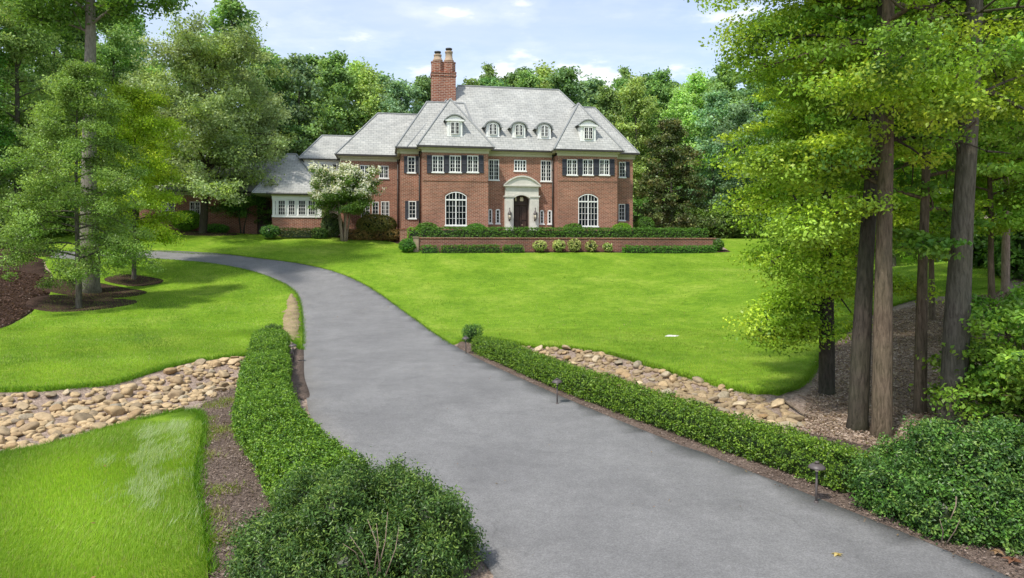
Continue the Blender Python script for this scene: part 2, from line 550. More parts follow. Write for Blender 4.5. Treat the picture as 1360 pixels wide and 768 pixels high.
cc = wn('ShaderNodeMix', data_type='RGBA'); wt.links.new(puff, cc.inputs[0])
cc.inputs[6].default_value = (6.2, 6.7, 7.5, 1); cc.inputs[7].default_value = (8.3, 8.4, 8.6, 1)
wt.links.new(cc.outputs[2], mx.inputs[7])
bg = wn('ShaderNodeBackground'); bg.inputs[1].default_value = .15
wt.links.new(mx.outputs[2], bg.inputs[0])
wo = wn('ShaderNodeOutputWorld'); wt.links.new(bg.outputs[0], wo.inputs[0])
SC.view_settings.view_transform = 'Standard'; SC.view_settings.look = 'None'; SC.view_settings.exposure = 0
SC.cycles.use_denoising = True
SC.cycles.max_bounces = 8; SC.cycles.diffuse_bounces = 4; SC.cycles.transmission_bounces = 5; SC.cycles.transparent_max_bounces = 4
SC.cycles.use_adaptive_sampling = True; SC.cycles.adaptive_threshold = .012
SC.cycles.sample_clamp_indirect = 6

# ------------------------------------------------------------------ ground, drive, lawns, beds
def grid_axis(a, b, fine, lim):
    out = [a]; x = a
    core0, core1, cs = fine
    while x < b:
        if core0 <= x < core1: st = cs
        else:
            dd = core0-x if x < core0 else x-core1
            st = min(40, cs+dd*.22)
            if x < core0: st = min(st, max(cs, core0-x))
        x += st; out.append(x)
    return np.array(out)
ax = grid_axis(-420, 420, (-30, 26, .45), 0); ay = grid_axis(-60, 460, (4, 62, .45), 0)
gx, gy = np.meshgrid(ax, ay); gz = G(gx, gy)
nx, ny = len(ax), len(ay)
ids = np.arange(nx*ny).reshape(ny, nx)
me = bpy.data.meshes.new('ground')
fq = np.stack([ids[:-1, :-1], ids[:-1, 1:], ids[1:, 1:], ids[1:, :-1]], -1).reshape(-1, 4)
me.from_pydata(np.stack([gx, gy, gz], -1).reshape(-1, 3).tolist(), [], fq.tolist())
me.polygons.foreach_set('use_smooth', [True]*len(fq))
tag(link('ground', me, M['litter']), kind='structure')

DR = [gp(*p) for p in ((1500, 850), (1330, 768), (1150, 690), (960, 615), (800, 552), (640, 480), (587, 450), (545, 420), (505, 391), (460, 367), (410, 353), (330, 342))] + [gp(270, 336), gp(200, 333), gp(130, 331.5), gp(40, 331), (-70, gp(40, 331)[1]+2)]
DL = [gp(*p) for p in ((620, 900), (655, 768), (560, 680), (466, 612), (420, 570), (404, 520), (401, 478), (401, 440), (398, 405), (388, 386), (360, 370.5), (320, 358.5))] + [gp(260, 349), gp(200, 345), gp(130, 342.5), gp(40, 341), (-70, gp(40, 341)[1]+2)]
DRs = smooth_path(DR, .5); DLs = smooth_path(DL, .5)
drive_poly = np.concatenate([DRs, DLs[::-1]])
ground_sheet('driveway', drive_poly, .03, M['asphalt'], .6, .08, .012)

lawnA = [gp(*p) for p in ((-420, 640), (-200, 628), (0, 608), (60, 598), (130, 578), (205, 558), (258, 549), (268, 575), (262, 610), (258, 650), (266, 700), (276, 768), (285, 900), (-500, 900))]
lawnA = smooth_path(lawnA[:-2], .35).tolist() + lawnA[-2:]
_b = [gp(*p) for p in ((-300, 545), (-100, 526), (0, 521), (80, 519), (150, 511), (205, 495), (250, 483), (300, 476), (340, 470), (352, 452), (384, 450), (400, 466))]
_l = [tuple(p) for p in DLs if 23.5 < p[1] and p[0] > -29.5]
_m = [gp(*p) for p in ((62, 347), (60, 352), (72, 372), (66, 392), (40, 418), (0, 440), (-100, 470), (-300, 520))]
lawnB = smooth_path(_b, .35).tolist() + _l + smooth_path(_m, .5).tolist()
_r = [tuple(p) for p in DRs if 23.4 < p[1] and p[0] > -52]
OX, OY, TH = .6, 54.0, R(11)
CT, ST = math.cos(TH), math.sin(TH)
def hw(u, v): return (OX+u*CT-v*ST, OY+u*ST+v*CT)
_back = [(-50, 60), (-30, 59.5)] + [hw(-30, 7.3), hw(-17.9, 7.3), hw(-17.8, 1.4), hw(-10.4, 1.2), hw(-9.6, -.9), hw(-8.0, -1.0), hw(-7.9, -5.15), hw(15.3, -5.15), hw(15.9, -3.0), hw(16.2, 3), (19, 62), (26, 64), (42, 64)]
_e = [(36, 50), (28, 41)] + [gp(*p) for p in ((1330, 384), (1230, 396), (1160, 418), (1108, 455), (1085, 487), (1062, 515), (1035, 525), (1000, 524), (940, 511), (860, 487), (800, 470), (740, 463), (690, 459), (650, 452), (612, 455))]
lawnC = _r[:] + _back + smooth_path(_e, .4).tolist()
for k, (nm, pl) in enumerate((('lawn', lawnA), ('lawn', lawnB), ('lawn', lawnC))):
    ground_sheet(nm, pl, .075, M['lawn'], .5, .16, .02, 3+k)

def P_(*a): return [gp(*p) for p in a]
ground_sheet('mulch_bed', smooth_path(P_((262, 545), (300, 525), (322, 490), (345, 465), (362, 520), (430, 600), (480, 640), (560, 760), (560, 900), (250, 900), (262, 768), (255, 650)), .4, True), .02, M['mulch'], .5, .05)
mb_r = [tuple(p) for p in DRs if 4 < p[1] < 23.6]
_o = P_((1500, 700), (1360, 650), (1180, 600), (1060, 575), (960, 545), (860, 512), (760, 480), (700, 465), (650, 450), (612, 452))
ground_sheet('mulch_bed', mb_r + _o[::-1], .02, M['mulch'], .5, .05)
ground_sheet('mulch_bed', smooth_path(P_((375, 520), (388, 470), (402, 462), (404, 500), (410, 530)), .3, True), .036, M['mulch'], .4, .05)
ground_sheet('soil_patch', smooth_path(P_((376, 436), (380, 412), (386, 392), (394, 402), (397, 420), (397, 440), (392, 455)), .3, True), .10, M['soil'], .4, .05, .05)
for k, (c, rx, ry) in enumerate(((gp(106, 408), 2.3, 2.1), (gp(120, 388), 2.6, 1.7), (gp(178, 375), 1.5, 1.2), (at(262, 54)[:2], 3.3, 2.4))):
    ring = [(c[0]+rx*math.cos(t)*(1+.08*math.sin(3*t+k)), c[1]+ry*math.sin(t)*(1+.1*math.cos(2*t))) for t in np.linspace(0, 2*math.pi, 40, endpoint=False)]
    ground_sheet('mulch_ring', ring, .10, M['mulch_dark'], .4, .05, .03)
ground_sheet('mulch_bank', smooth_path(P_((-200, 520), (-40, 448), (0, 438), (40, 416), (66, 391), (72, 372), (58, 353)) + [(-32, 46), (-45, 44), (-45, 22)], .6, True), .05, M['mulch_dark'], .6, .1, .04)
ground_sheet('mulch_bed', [hw(-18.6, 4.2), hw(-18.4, 1.4), hw(-17.5, 1.25), hw(-10.4, 1.1), hw(-9.65, -.95), hw(-8.0, -1.05), hw(-7.9, -5.2), hw(-6.9, -5.25), hw(-6.9, 2.8), hw(-10, 4.3)], .06, M['mulch_dark'], .5, .05)
ground_sheet('mulch_bed', [hw(-8, -4.2), hw(-8, -5.25), hw(15.4, -5.25), hw(15.4, -4.2)], .07, M['mulch_dark'], .5, .05)

# grass blades on the lawns: nobody could count them
def grass(name, poly, n, length, width, seed, ymin, ymax, pale=None, edge=0):
    rng = np.random.default_rng(seed)
    A = np.array(poly); x0, y0 = A.min(0); x1, y1 = A.max(0)
    y0, y1 = max(y0, ymin), min(y1, ymax)
    x = rng.uniform(x0, x1, n*3); y = rng.uniform(y0, y1, n*3)
    m = in_poly(x, y, poly) & (np.abs(x) < y*.80+1.2)
    x, y = x[m][:n], y[m][:n]
    n = len(x)
    z = G(x, y)+.07
    L = length*rng.uniform(.5, 1.25, n)
    ph = rng.uniform(0, 6.283, n); lean = rng.uniform(.1, .9, n)
    # neighbouring blades lean alike
    fx = np.sin(x*1.7+y*.6)+np.sin(x*.5-y*1.3+2); fy = np.cos(x*1.1-y*.9)+np.sin(y*1.6)
    dx = .55*np.cos(ph)+.3*fx; dy = .55*np.sin(ph)+.3*fy-.1
    col = np.empty((n, 3))
    k = rng.random((n, 1))
    col[:] = (.195, .335, .024)
    col = col*(1-k) + np.array((.34, .49, .065))*k
    patch = (.6*np.sin(x*.37+.8*np.sin(y*.3))*np.sin(y*.41+1)+np.sin(x*.9+1.3*np.sin(y*.8))*np.cos(y*.75+x*.2)+np.sin(x*2.7+y*1.9)*.5)[:, None]
    col *= 1+.22*patch*np.array((1.25, 1, .9))
    dry = rng.random(n) < .08
    col[dry] = (.42, .40, .16)
    if pale is not None:
        A_ = np.array(pale[0]); dm = np.min(np.hypot(x[:, None]-A_[None, ::3, 0], y[:, None]-A_[None, ::3, 1]), axis=1)
        st = np.sin(x*4.1+y*1.7)+np.sin(y*3.3-x*2.4)+np.sin(x*9+y*5)+.8*np.sin(x*17-y*6)-.3
        pm = in_poly(x, y, pale[0]) & (rng.random(n) < pale[1]*sstep(0, .8, dm)*sstep(-1.2, 1.2, st))
        col[pm] = np.array((.46, .54, .30))*rng.uniform(.8, 1.25, (pm.sum(), 1)); L[pm] *= 1.7; dx[pm] += .5; dy[pm] += .35
    base = np.stack([x, y, z], 1)
    side = np.stack([np.cos(ph+1.57), np.sin(ph+1.57), 0*x], 1)*(width*rng.uniform(.7, 1.3, n))[:, None]*.5
    tip = base + np.stack([dx*L*lean, dy*L*lean, L*(1-.35*lean)], 1)
    V = np.empty((n, 3, 3)); V[:, 0] = base-side; V[:, 1] = base+side; V[:, 2] = tip
    me = quads_mesh(name, V.reshape(-1, 3), 3, col)
    return tag(link(name, me, M['grass']), kind='stuff')
pale = smooth_path(P_((258, 553), (266, 610), (262, 680), (268, 755), (235, 740), (205, 690), (140, 690), (115, 645), (150, 590), (205, 562)), .3, True)
grass('grass', lawnA, 150000, .085, .008, 1, 5, 13.5, (pale, .42))
grass('grass', lawnB, 70000, .07, .014, 2, 14, 27)
grass('grass', lawnB, 40000, .07, .026, 3, 27, 50)
grass('grass', lawnC, 90000, .07, .013, 4, 15, 27)
grass('grass', lawnC, 90000, .07, .026, 5, 27, 56)
# longer fringe along the turf edges beside the stones
def fringe(name, pts, n, seed, L=.11):
    rng = np.random.default_rng(seed)
    pts = np.array(pts); sg = np.hypot(*np.diff(pts, axis=0).T); cum = np.concatenate([[0], np.cumsum(sg)])
    s = rng.uniform(0, cum[-1], n)
    x = np.interp(s, cum, pts[:, 0])+rng.normal(size=n)*.06; y = np.interp(s, cum, pts[:, 1])+rng.normal(size=n)*.06
    z = G(x, y)+.03
    ph = rng.uniform(0, 6.283, n); l = L*rng.uniform(.5, 1.3, n)
    base = np.stack([x, y, z], 1); side = np.stack([np.cos(ph), np.sin(ph), 0*x], 1)*.007
    tip = base+np.stack([rng.normal(size=n)*.5*l, rng.normal(size=n)*.5*l-.2*l, l], 1)
    V = np.empty((n, 3, 3)); V[:, 0] = base-side; V[:, 1] = base+side; V[:, 2] = tip
    k = rng.random((n, 1)); col = np.array((.08, .18, .012))*(1-k)+np.array((.2, .33, .025))*k
    tag(link(name, quads_mesh(name, V.reshape(-1, 3), 3, col), M['grass']), kind='stuff')
fringe('grass', smooth_path(_b, .35), 9000, 11)
fringe('grass', smooth_path(_e[2:], .4), 12000, 12)
fringe('grass', lawnA[:-2], 9000, 13)
fringe('grass', [p for p in _r if p[1] < 46], 9000, 14, .08)
fringe('grass', [p for p in _l if p[1] < 46], 9000, 15, .08)

# wood chips and fallen leaves, uncountable
def litter(name, poly, n, size, seed, pal, lift=.04):
    rng = np.random.default_rng(seed)
    A = np.array(poly); x0, y0 = A.min(0); x1, y1 = A.max(0)
    x = rng.uniform(x0, x1, n*3); y = rng.uniform(y0, y1, n*3)
    m = in_poly(x, y, poly); x, y = x[m][:n], y[m][:n]; n = len(x)
    P = np.stack([x, y, G(x, y)+lift+rng.uniform(0, .015, n)], 1)
    N = rng.normal(size=(n, 3))*.35+np.array((0, 0, 1))
    L = size*rng.uniform(.5, 1.4, n)
    col = np.array(pal)[rng.integers(0, len(pal), n)]*rng.uniform(.7, 1.3, (n, 1))
    tag(link(name, quads_mesh(name, leaf_verts(rng, P, N, L, L*rng.uniform(.25, .7, n), .1), 4, col), M['petal']), kind='stuff')
chip = [(.20, .15, .12), (.27, .21, .17), (.12, .085, .067), (.34, .27, .22)]
litter('wood_chips', P_((262, 545), (322, 490), (362, 520), (430, 600), (480, 640), (560, 760), (560, 900), (250, 900), (255, 650)), 26000, .038, 21, chip)
litter('wood_chips', mb_r + _o[::-1], 34000, .036, 22, chip)
litter('fallen_leaves', P_((1500, 640), (1180, 600), (1060, 575), (1070, 530), (1090, 490), (1110, 458), (1165, 420), (1240, 400), (1330, 388), (1500, 380)), 80000, .07, 23, [(.40, .30, .23), (.50, .40, .32), (.28, .20, .15), (.56, .46, .38), (.18, .13, .10)], .03)
litter('wood_chips', P_((-100, 480), (0, 438), (40, 416), (66, 391), (72, 372), (20, 360), (-100, 360)), 12000, .10, 24, [(.10, .06, .045), (.16, .10, .075), (.05, .03, .022)], .07)

def weeds(seed, n):
    rng = np.random.default_rng(seed)
    ctr = np.array([gp(*p) for p in ((268, 560), (272, 585), (276, 572), (300, 574), (268, 610), (292, 655), (290, 720), (285, 540), (305, 535), (272, 690))])
    i = rng.integers(0, len(ctr), n); P = ctr[i]+rng.normal(size=(n, 2))*.16
    x, y = P.T; z = G(x, y)+.02; ph = rng.uniform(0, 6.283, n); l = .07*rng.uniform(.4, 1.3, n)
    base = np.stack([x, y, z], 1); side = np.stack([np.cos(ph), np.sin(ph), 0*x], 1)*.008
    tip = base+np.stack([rng.normal(size=n)*.6*l, rng.normal(size=n)*.6*l, l], 1)
    V = np.empty((n, 3, 3)); V[:, 0] = base-side; V[:, 1] = base+side; V[:, 2] = tip
    col = np.array(((.28, .36, .05), (.36, .34, .14), (.2, .33, .03)))[rng.integers(0, 3, n)]
    tag(link('weeds', quads_mesh('weeds', V.reshape(-1, 3), 3, col), M['grass']), kind='stuff')
weeds(61, 2600)

litter('fallen_leaves', [(-14, 6), (-4, 6), (-6, 13.5), (-14, 13.5)], 45, .06, 71, [(.32, .22, .08), (.20, .12, .06), (.38, .32, .12)], .13)
litter('fallen_leaves', [(-8, 26), (0, 22), (9, 18), (12, 30), (6, 46), (-10, 44)], 160, .07, 72, [(.34, .24, .09), (.22, .13, .06), (.40, .34, .14)], .13)
litter('fallen_leaves', [(-4, 20), (0, 20), (4.6, 8.6), (3.8, 7.4), (.2, 7.4)], 26, .045, 73, [(.36, .27, .12), (.24, .15, .08)], .045)

def edge_strip(P, a, b_):
    P = np.array(P); t = np.gradient(P, axis=0); t /= np.maximum(np.hypot(t[:, 0], t[:, 1])[:, None], 1e-6); nrm = np.stack([t[:, 1], -t[:, 0]], 1)
    return np.concatenate([P+nrm*a, (P+nrm*b_)[::-1]]).tolist()
litter('wood_chips', edge_strip(mb_r, -.20, .16), 2600, .03, 81, chip+[(.30, .22, .12)], .045)
litter('fallen_leaves', edge_strip([p for p in _l if p[1] < 44], -.1, .12), 500, .05, 82, [(.22, .2, .08), (.3, .25, .14), (.14, .2, .05)], .05)
# ------------------------------------------------------------------ the house (u along the front, v depth, z up)
house = empty('brick_house', (OX, OY, 0), TH, 'large two storey red brick house with grey slate hipped roofs and white arched entrance', 'house')
def hu(px, v):
    a = (px-680)/F
    return (a*(OY+v*CT)-OX+v*ST)/(CT-a*ST)
def hz(px, py, v):
    u = hu(px, v)
    return EYE+(HZ-py)*(OY+u*ST+v*CT)/F
ZF = 4.1      # floor and terrace
ZB = 2.6      # foot of the walls, in the ground
ZE = 10.98    # main eaves
ZW = 10.62    # top of the brick under the cornice
VP = -1.2     # front of the two pavilions
def rect(px0, px1, py0, py1, v):
    pm = (px0+px1)/2
    return (hu(px0, v), hu(px1, v), hz(pm, py1, v), hz(pm, py0, v))
wall = MB()
def wall_v(u0, u1, v, z0, z1, holes=(), depth=.16):
    """wall facing the viewer at depth v with openings; reveals are built too"""
    us = sorted({u0, u1, *[h[0] for h in holes], *[h[1] for h in holes]})
    zs = sorted({z0, z1, *[h[2] for h in holes], *[h[3] for h in holes]})
    us = [u for u in us if u0 <= u <= u1]; zs = [z for z in zs if z0 <= z <= z1]
    for a, b in zip(us[:-1], us[1:]):
        for c, d in zip(zs[:-1], zs[1:]):
            m, q = (a+b)/2, (c+d)/2
            if any(h[0] < m < h[1] and h[2] < q < h[3] for h in holes): continue
            wall.poly([(a, v, c), (b, v, c), (b, v, d), (a, v, d)])
    for h in holes:
        a, b, c, d = h[:4]; w_ = v+depth
        wall.poly([(a, v, c), (a, v, d), (a, w_, d), (a, w_, c)])
        wall.poly([(b, v, c), (b, w_, c), (b, w_, d), (b, v, d)])
        wall.poly([(a, v, c), (a, w_, c), (b, w_, c), (b, v, c)])
        wall.poly([(a, v, d), (b, v, d), (b, w_, d), (a, w_, d)])
        if len(h) > 4:   # segmental head: brick corners above the arch
            rise = h[4]; n = 12
            um, hw_ = (a+b)/2, (b-a)/2
            for k in range(n):
                t0, t1 = -1+2*k/n, -1+2*(k+1)/n
                wall.poly([(um+t0*hw_, v+.001, d-rise*t0*t0), (um+t1*hw_, v+.001, d-rise*t1*t1), (um+t1*hw_, v+.001, d+.002), (um+t0*hw_, v+.001, d+.002)])
                wall.poly([(um+t0*hw_, v, d-rise*t0*t0), (um+t0*hw_, w_, d-rise*t0*t0), (um+t1*hw_, w_, d-rise*t1*t1), (um+t1*hw_, v, d-rise*t1*t1)])
def wall_u(u, v0, v1, z0, z1):
    wall.poly([(u, v1, z0), (u, v0, z0), (u, v0, z1), (u, v1, z1)])

def window(r, v, cols=2, rows=4, leaves=2, rise=0.0, transom=None, fr=.06, mt=.021, sill=True, name='window', parent=None, proud=.0, mat='white'):
    a, b, c, d = r
    m = MB(); vf = v-.015-proud; vb = v+.10-proud
    def bar(u0, u1, z0, z1, f=0.0, bk=0.0): m.box(u0, u1, vf+f, vb-bk, z0, z1)
    um, hw_ = (a+b)/2, (b-a)/2
    topz = lambda u: d-rise*((u-um)/hw_)**2
    zt = d-rise
    bar(a, a+fr, c, zt); bar(b-fr, b, c, zt)
    bar(a+fr, b-fr, c, c+fr)
    if rise:
        n = 14
        for k in range(n):
            u0, u1 = a+(b-a)*k/n, a+(b-a)*(k+1)/n
            P = [(u0, topz(u0)-fr*1.1), (u1, topz(u1)-fr*1.1), (u1, topz(u1)), (u0, topz(u0))]
            f4 = [(p, vf, q) for p, q in P]; b4 = [(p, vb, q) for p, q in P]
            m.poly(f4); m.poly([f4[0], b4[0], b4[1], f4[1]]); m.poly([f4[3], f4[2], b4[2], b4[3]])
    else:
        bar(a+fr, b-fr, d-fr, d)
    def head(u): return topz(u)-fr
    iw = (b-a-2*fr)
    for k in range(1, leaves):
        u = a+fr+iw*k/leaves
        bar(u-.038, u+.038, c+fr, head(u), .006)
    zt2 = d-fr if transom is None else transom
    if transom is not None: bar(a+fr, b-fr, transom-.05, transom+.05, .006)
    for k in range(leaves):
        l0 = a+fr+iw*k/leaves; l1 = a+fr+iw*(k+1)/leaves
        for q in range(1, cols):
            u = l0+(l1-l0)*q/cols
            bar(u-mt/2, u+mt/2, c+fr, head(u), .03, .02)
    for q in range(1, rows):
        z = c+fr+(zt2-c-fr)*q/rows
        bar(a+fr, b-fr, z-mt/2, z+mt/2, .033, .02)
    if sill: m.box(a-.06, b+.06, v-.07-proud, v-.018-proud, c-.07, c+.02)
    o = m.build(name, M[mat], parent or house)
    p = MB()
    n = 12 if rise else 1
    for k in range(n):
        u0, u1 = a+.02+(b-a-.04)*k/n, a+.02+(b-a-.04)*(k+1)/n
        p.poly([(u0, v+.075-proud, c+.02), (u1, v+.075-proud, c+.02), (u1, v+.075-proud, topz(u1)-.03), (u0, v+.075-proud, topz(u0)-.03)])
    p.build('pane', M['glass'], o)
    return o

def shutter(r, v):
    a, b, c, d = r
    m = MB(); f, bk = v-.055, v-.004; s = .05
    m.box(a, a+s, f, bk, c, d); m.box(b-s, b, f, bk, c, d)
    zm = (c+d)/2
    for z0, z1 in ((c, c+.09), (zm-.045, zm+.045), (d-.09, d)): m.box(a+s, b-s, f, bk, z0, z1)
    for lo, hi in ((c+.09, zm-.045), (zm+.045, d-.09)):
        n = max(3, int((hi-lo)/.075))
        for k in range(n):
            z = lo+(hi-lo)*k/n; h = (hi-lo)/n
            m.poly([(a+s, f+.01, z), (b-s, f+.01, z), (b-s, bk-.006, z+h), (a+s, bk-.006, z+h)])
    m.build('shutter', M['shutter'], house)

UL, UPL0, UPL1 = hu(532.5, 0), hu(561, VP), hu(648.5, VP)
UPR0, UPR1, UR = hu(741, VP), hu(819.8, VP), hu(840.5, 0)
holes = {'lb': [], 'lp': [], 'c': [], 'rp': [], 'rb': []}
wins = []
def win(sec, px0, px1, py0, py1, v, rise=0, **kw):
    r = rect(px0, px1, py0, py1, v)
    holes[sec].append((*r, rise) if rise else r)
    wins.append((r, v, dict(rise=rise, **kw)))
shs = []
for a, b in ((574, 589), (597, 612.3), (620.6, 635.2)): win('lp', a, b, 206.8, 229, VP, cols=2, rows=4, leaves=2)
for a, b in ((567, 573.6), (589.5, 596.6), (612.8, 620.2), (635.6, 642.2)): shs.append((rect(a, b, 206.4, 230, VP), VP))
win('lp', 591.3, 619.7, 254.8, 299.6, VP, rise=.33, cols=3, rows=4, leaves=2, transom=hz(605, 265.6, VP), sill=True)
win('lb', 541.3, 551.6, 208, 229.6, 0, cols=2, rows=4, leaves=1)
win('lb', 542.6, 552.6, 267.2, 290.4, 0, cols=2, rows=4, leaves=1)
for a, b in ((536.6, 541), (551.9, 556.6)): shs.append((rect(a, b, 207.6, 230.2, 0), 0))
for a, b in ((538, 542.3), (552.9, 557)): shs.append((rect(a, b, 267, 290.8, 0), 0))
win('c', 648.9, 662.8, 212, 239.4, 0, cols=2, rows=5, leaves=2)
win('c', 718.2, 732.3, 213.4, 241, 0, cols=2, rows=5, leaves=2)
win('c', 682.8, 698.8, 212.6, 227.4, 0, cols=1, rows=3, leaves=4, mt=.035)
for a, b, c, d in ((648.4, 653.8, 277.6, 297), (658.3, 664.2, 277.8, 297.2), (717, 722.4, 279, 297.6), (727.2, 733, 279.2, 297.8)):
    win('c', a, b, c, d, 0, rise=.06, cols=1, rows=4, leaves=1, fr=.09)
for a, b in ((753, 766.6), (774, 787.6), (796, 809.2)): win('rp', a, b, 211.9, 232.7, VP, cols=2, rows=4, leaves=2)
for a, b in ((746.6, 752.6), (767, 773.6), (788, 795.6), (809.6, 816)): shs.append((rect(a, b, 211.5, 233.4, VP), VP))
win('rp', 768, 794.4, 257.8, 300.8, VP, rise=.33, cols=3, rows=4, leaves=2, transom=hz(781, 268, VP))
win('rb', 822.2, 830.8, 215.2, 235.8, 0, cols=2, rows=4, leaves=1)
win('rb', 821.6, 830.2, 271, 293, 0, cols=2, rows=4, leaves=1)
shs.append((rect(831.2, 836, 215, 236.2, 0), 0)); shs.append((rect(830.7, 835.4, 270.8, 293.4, 0), 0))
# entrance opening
uD0, uD1 = hu(680.6, 0), hu(702.2, 0); uD = (uD0+uD1)/2; zD = hz(691, 259.5, 0)
holes['c'].append((uD0, uD1, ZF-.05, zD, .28))

for r, v, kw in wins: window(r, v, **kw)
for r, v in shs: shutter(r, v)
# walls of the main block
wall_v(UL, UPL0, 0, ZB, ZW, holes['lb']); wall_v(UPL0, UPL1, VP, ZB, ZW, holes['lp'])
wall_v(UPL1, UPR0, 0, ZB, ZW, [h for h in holes['c'] if len(h) < 5 or True], .16)
wall_v(UPR0, UPR1, VP, ZB, ZW, holes['rp']); wall_v(UPR1, UR, 0, ZB, ZW, holes['rb'])
wall_u(UL, 0, 6.4, ZB, ZW); wall_u(UPL0, VP, 0, ZB, ZW); wall_u(UPR0, VP, 0, ZB, ZW)
for u, v0, v1 in ((UPL1, VP, 0), (UPR1, VP, 0), (UR, 0, 6.4)):
    wall.poly([(u, v0, ZB), (u, v1, ZB), (u, v1, ZW), (u, v0, ZW)])
wall.poly([(UR, 6.4, ZB), (UL, 6.4, ZB), (UL, 6.4, ZW), (UR, 6.4, ZW)])
# belt course and soldier arches stand a little proud
def belt(u0, u1, v, z): wall.box(u0, u1, v-.035, v-.003, z-.05, z+.06)
for sec in ((UPL0, UPL1), (UPR0, UPR1)):
    um = (sec[0]+sec[1])/2
    belt(sec[0]+.01, sec[1]-.01, VP, hz(680+F*(hw(um, VP)[0]/hw(um, VP)[1]), 240, VP))
def arch_band(r, rise, v, t=.3, ear=.12):
    a, b, c, d = r; um, h_ = (a+b)/2, (b-a)/2+ear
    n = 14
    P = []
    for k in range(n+1):
        s = -1+2*k/n; z = d-rise*s*s+.03
        P.append((um+s*h_, z))
    for (u0, z0), (u1, z1) in zip(P[:-1], P[1:]):
        F4 = [(u0, v-.03, z0), (u1, v-.03, z1), (u1, v-.03, z1+t), (u0, v-.03, z0+t)]
        B4 = [(p[0], v-.002, p[2]) for p in F4]
        wall.poly(F4); wall.poly([F4[3], F4[2], B4[2], B4[3]]); wall.poly([F4[1], F4[0], B4[0], B4[1]])
for r, v, kw in wins:
    if kw.get('rise', 0) > .2: arch_band(r, kw['rise'], v)

# ---- wings on the left
V1, V2, V3, V4 = 3.0, 5.5, 2.0, 7.6
uW0, uW1 = hu(452.5, V1), UL+.02
zW1 = hz(490, 213, V1)
hw1 = []
def wing_win(px0, px1, py0, py1, v, lst, **kw):
    r = rect(px0, px1, py0, py1, v); lst.append(r); window(r, v, **kw)
wing_win(478, 490.4, 219.6, 236, V1, hw1, cols=2, rows=3, leaves=2); wing_win(503.4, 516, 220.3, 237, V1, hw1, cols=2, rows=3, leaves=2)
wing_win(479.4, 491, 268.5, 290.2, V1, hw1, cols=2, rows=4, leaves=2); wing_win(494, 503, 268, 290, V1, hw1, cols=2, rows=4, leaves=1); wing_win(506, 517, 267.6, 289.8, V1, hw1, cols=2, rows=4, leaves=2)
wall_v(uW0, uW1, V1, ZB, zW1, hw1); wall_u(uW0, V1, 10, ZB, zW1)
wall.poly([(uW1, 10, ZB), (uW0, 10, ZB), (uW0, 10, zW1), (uW1, 10, zW1)]); wall.poly([(uW1, 6.4, ZB), (uW1, 10, ZB), (uW1, 10, zW1), (uW1, 6.4, zW1)])
# pale upper wall of the far left block, with four small windows
uA0, uA1 = hu(404, V2), uW0
pale_w = MB(); ra = []
zA0, zA1 = ZB, hz(430, 213.5, V2)
for a, b in ((413.8, 422), (426.7, 434.2), (441, 447.6), (450, 454.6)):
    r = rect(a, b, 218, 226.5, V2); ra.append(r)
    window(r, V2, cols=2, rows=2, leaves=1, fr=.05, proud=.09)
pale_w.box(uA0, uA1-.003, V2, 10.5, ZB, zA1)
pale_w.build('upper_wall', M['white'], house)
# one storey bay with a band of white windows over brick
uB0, uB1 = hu(361.5, V3), hu(427.2, V3)
zB1 = hz(394, 260, V3); zBs = hz(394, 288.6, V3)
wall.box(uB0, uB1, V3, V3+6, ZB, zBs)
wall.box(uB0-.06, uB1+.06, V3-.06, V3-.003, ZB, hz(394, 300.5, V3))
bay = MB()
bay.box(uB0+.01, uB1-.01, V3+.04, V3+6, zBs, zB1+.2)
bay.box(uB0-.03, uB1+.03, V3-.06, V3+.038, zBs-.02, zBs+.13)
bay.box(uB0-.02, uB1+.02, V3-.03, V3+.037, hz(394, 265.5, V3), zB1+.1)
bo = bay.build('window_bay', M['white'], house)
for a, b in ((364.5, 367.2), (369.2, 379.3), (382.8, 392.2), (396, 406.2), (409.2, 419)):
    window(rect(a, b, 266, 286, V3), V3, cols=3 if b-a > 5 else 1, rows=4, leaves=1, fr=.05, sill=False, proud=.06)
# garage wing behind the trees, with a dark recessed doorway
uG0 = hu(185, V4)
gh = [(hu(341.5, V4), hu(360, V4)-.02, ZB, hz(351, 266, V4))]
r1 = rect(252, 266, 268, 284, V4); r2 = rect(214, 232, 268, 286, V4)
zG1 = hz(300, 259, V4)
wall_v(uG0, uB0, V4, ZB, zG1, gh+[r1, r2], .3); window(r1, V4, cols=2, rows=3); window(r2, V4, cols=3, rows=3)
wall_u(uG0, V4, 15, ZB, zG1)
gd = MB(); gd.box(gh[0][0]+.01, gh[0][1]-.01, V4+.24, V4+.29, ZB, gh[0][3]-.01)
for k in range(1, 4): gd.box(gh[0][0]+.04, gh[0][1]-.04, V4+.215, V4+.238, ZB+.9+k*.75, ZB+.96+k*.75)
gd.build('garage_door', M['door'], house)
wall.build('wall', M['brick'], house)

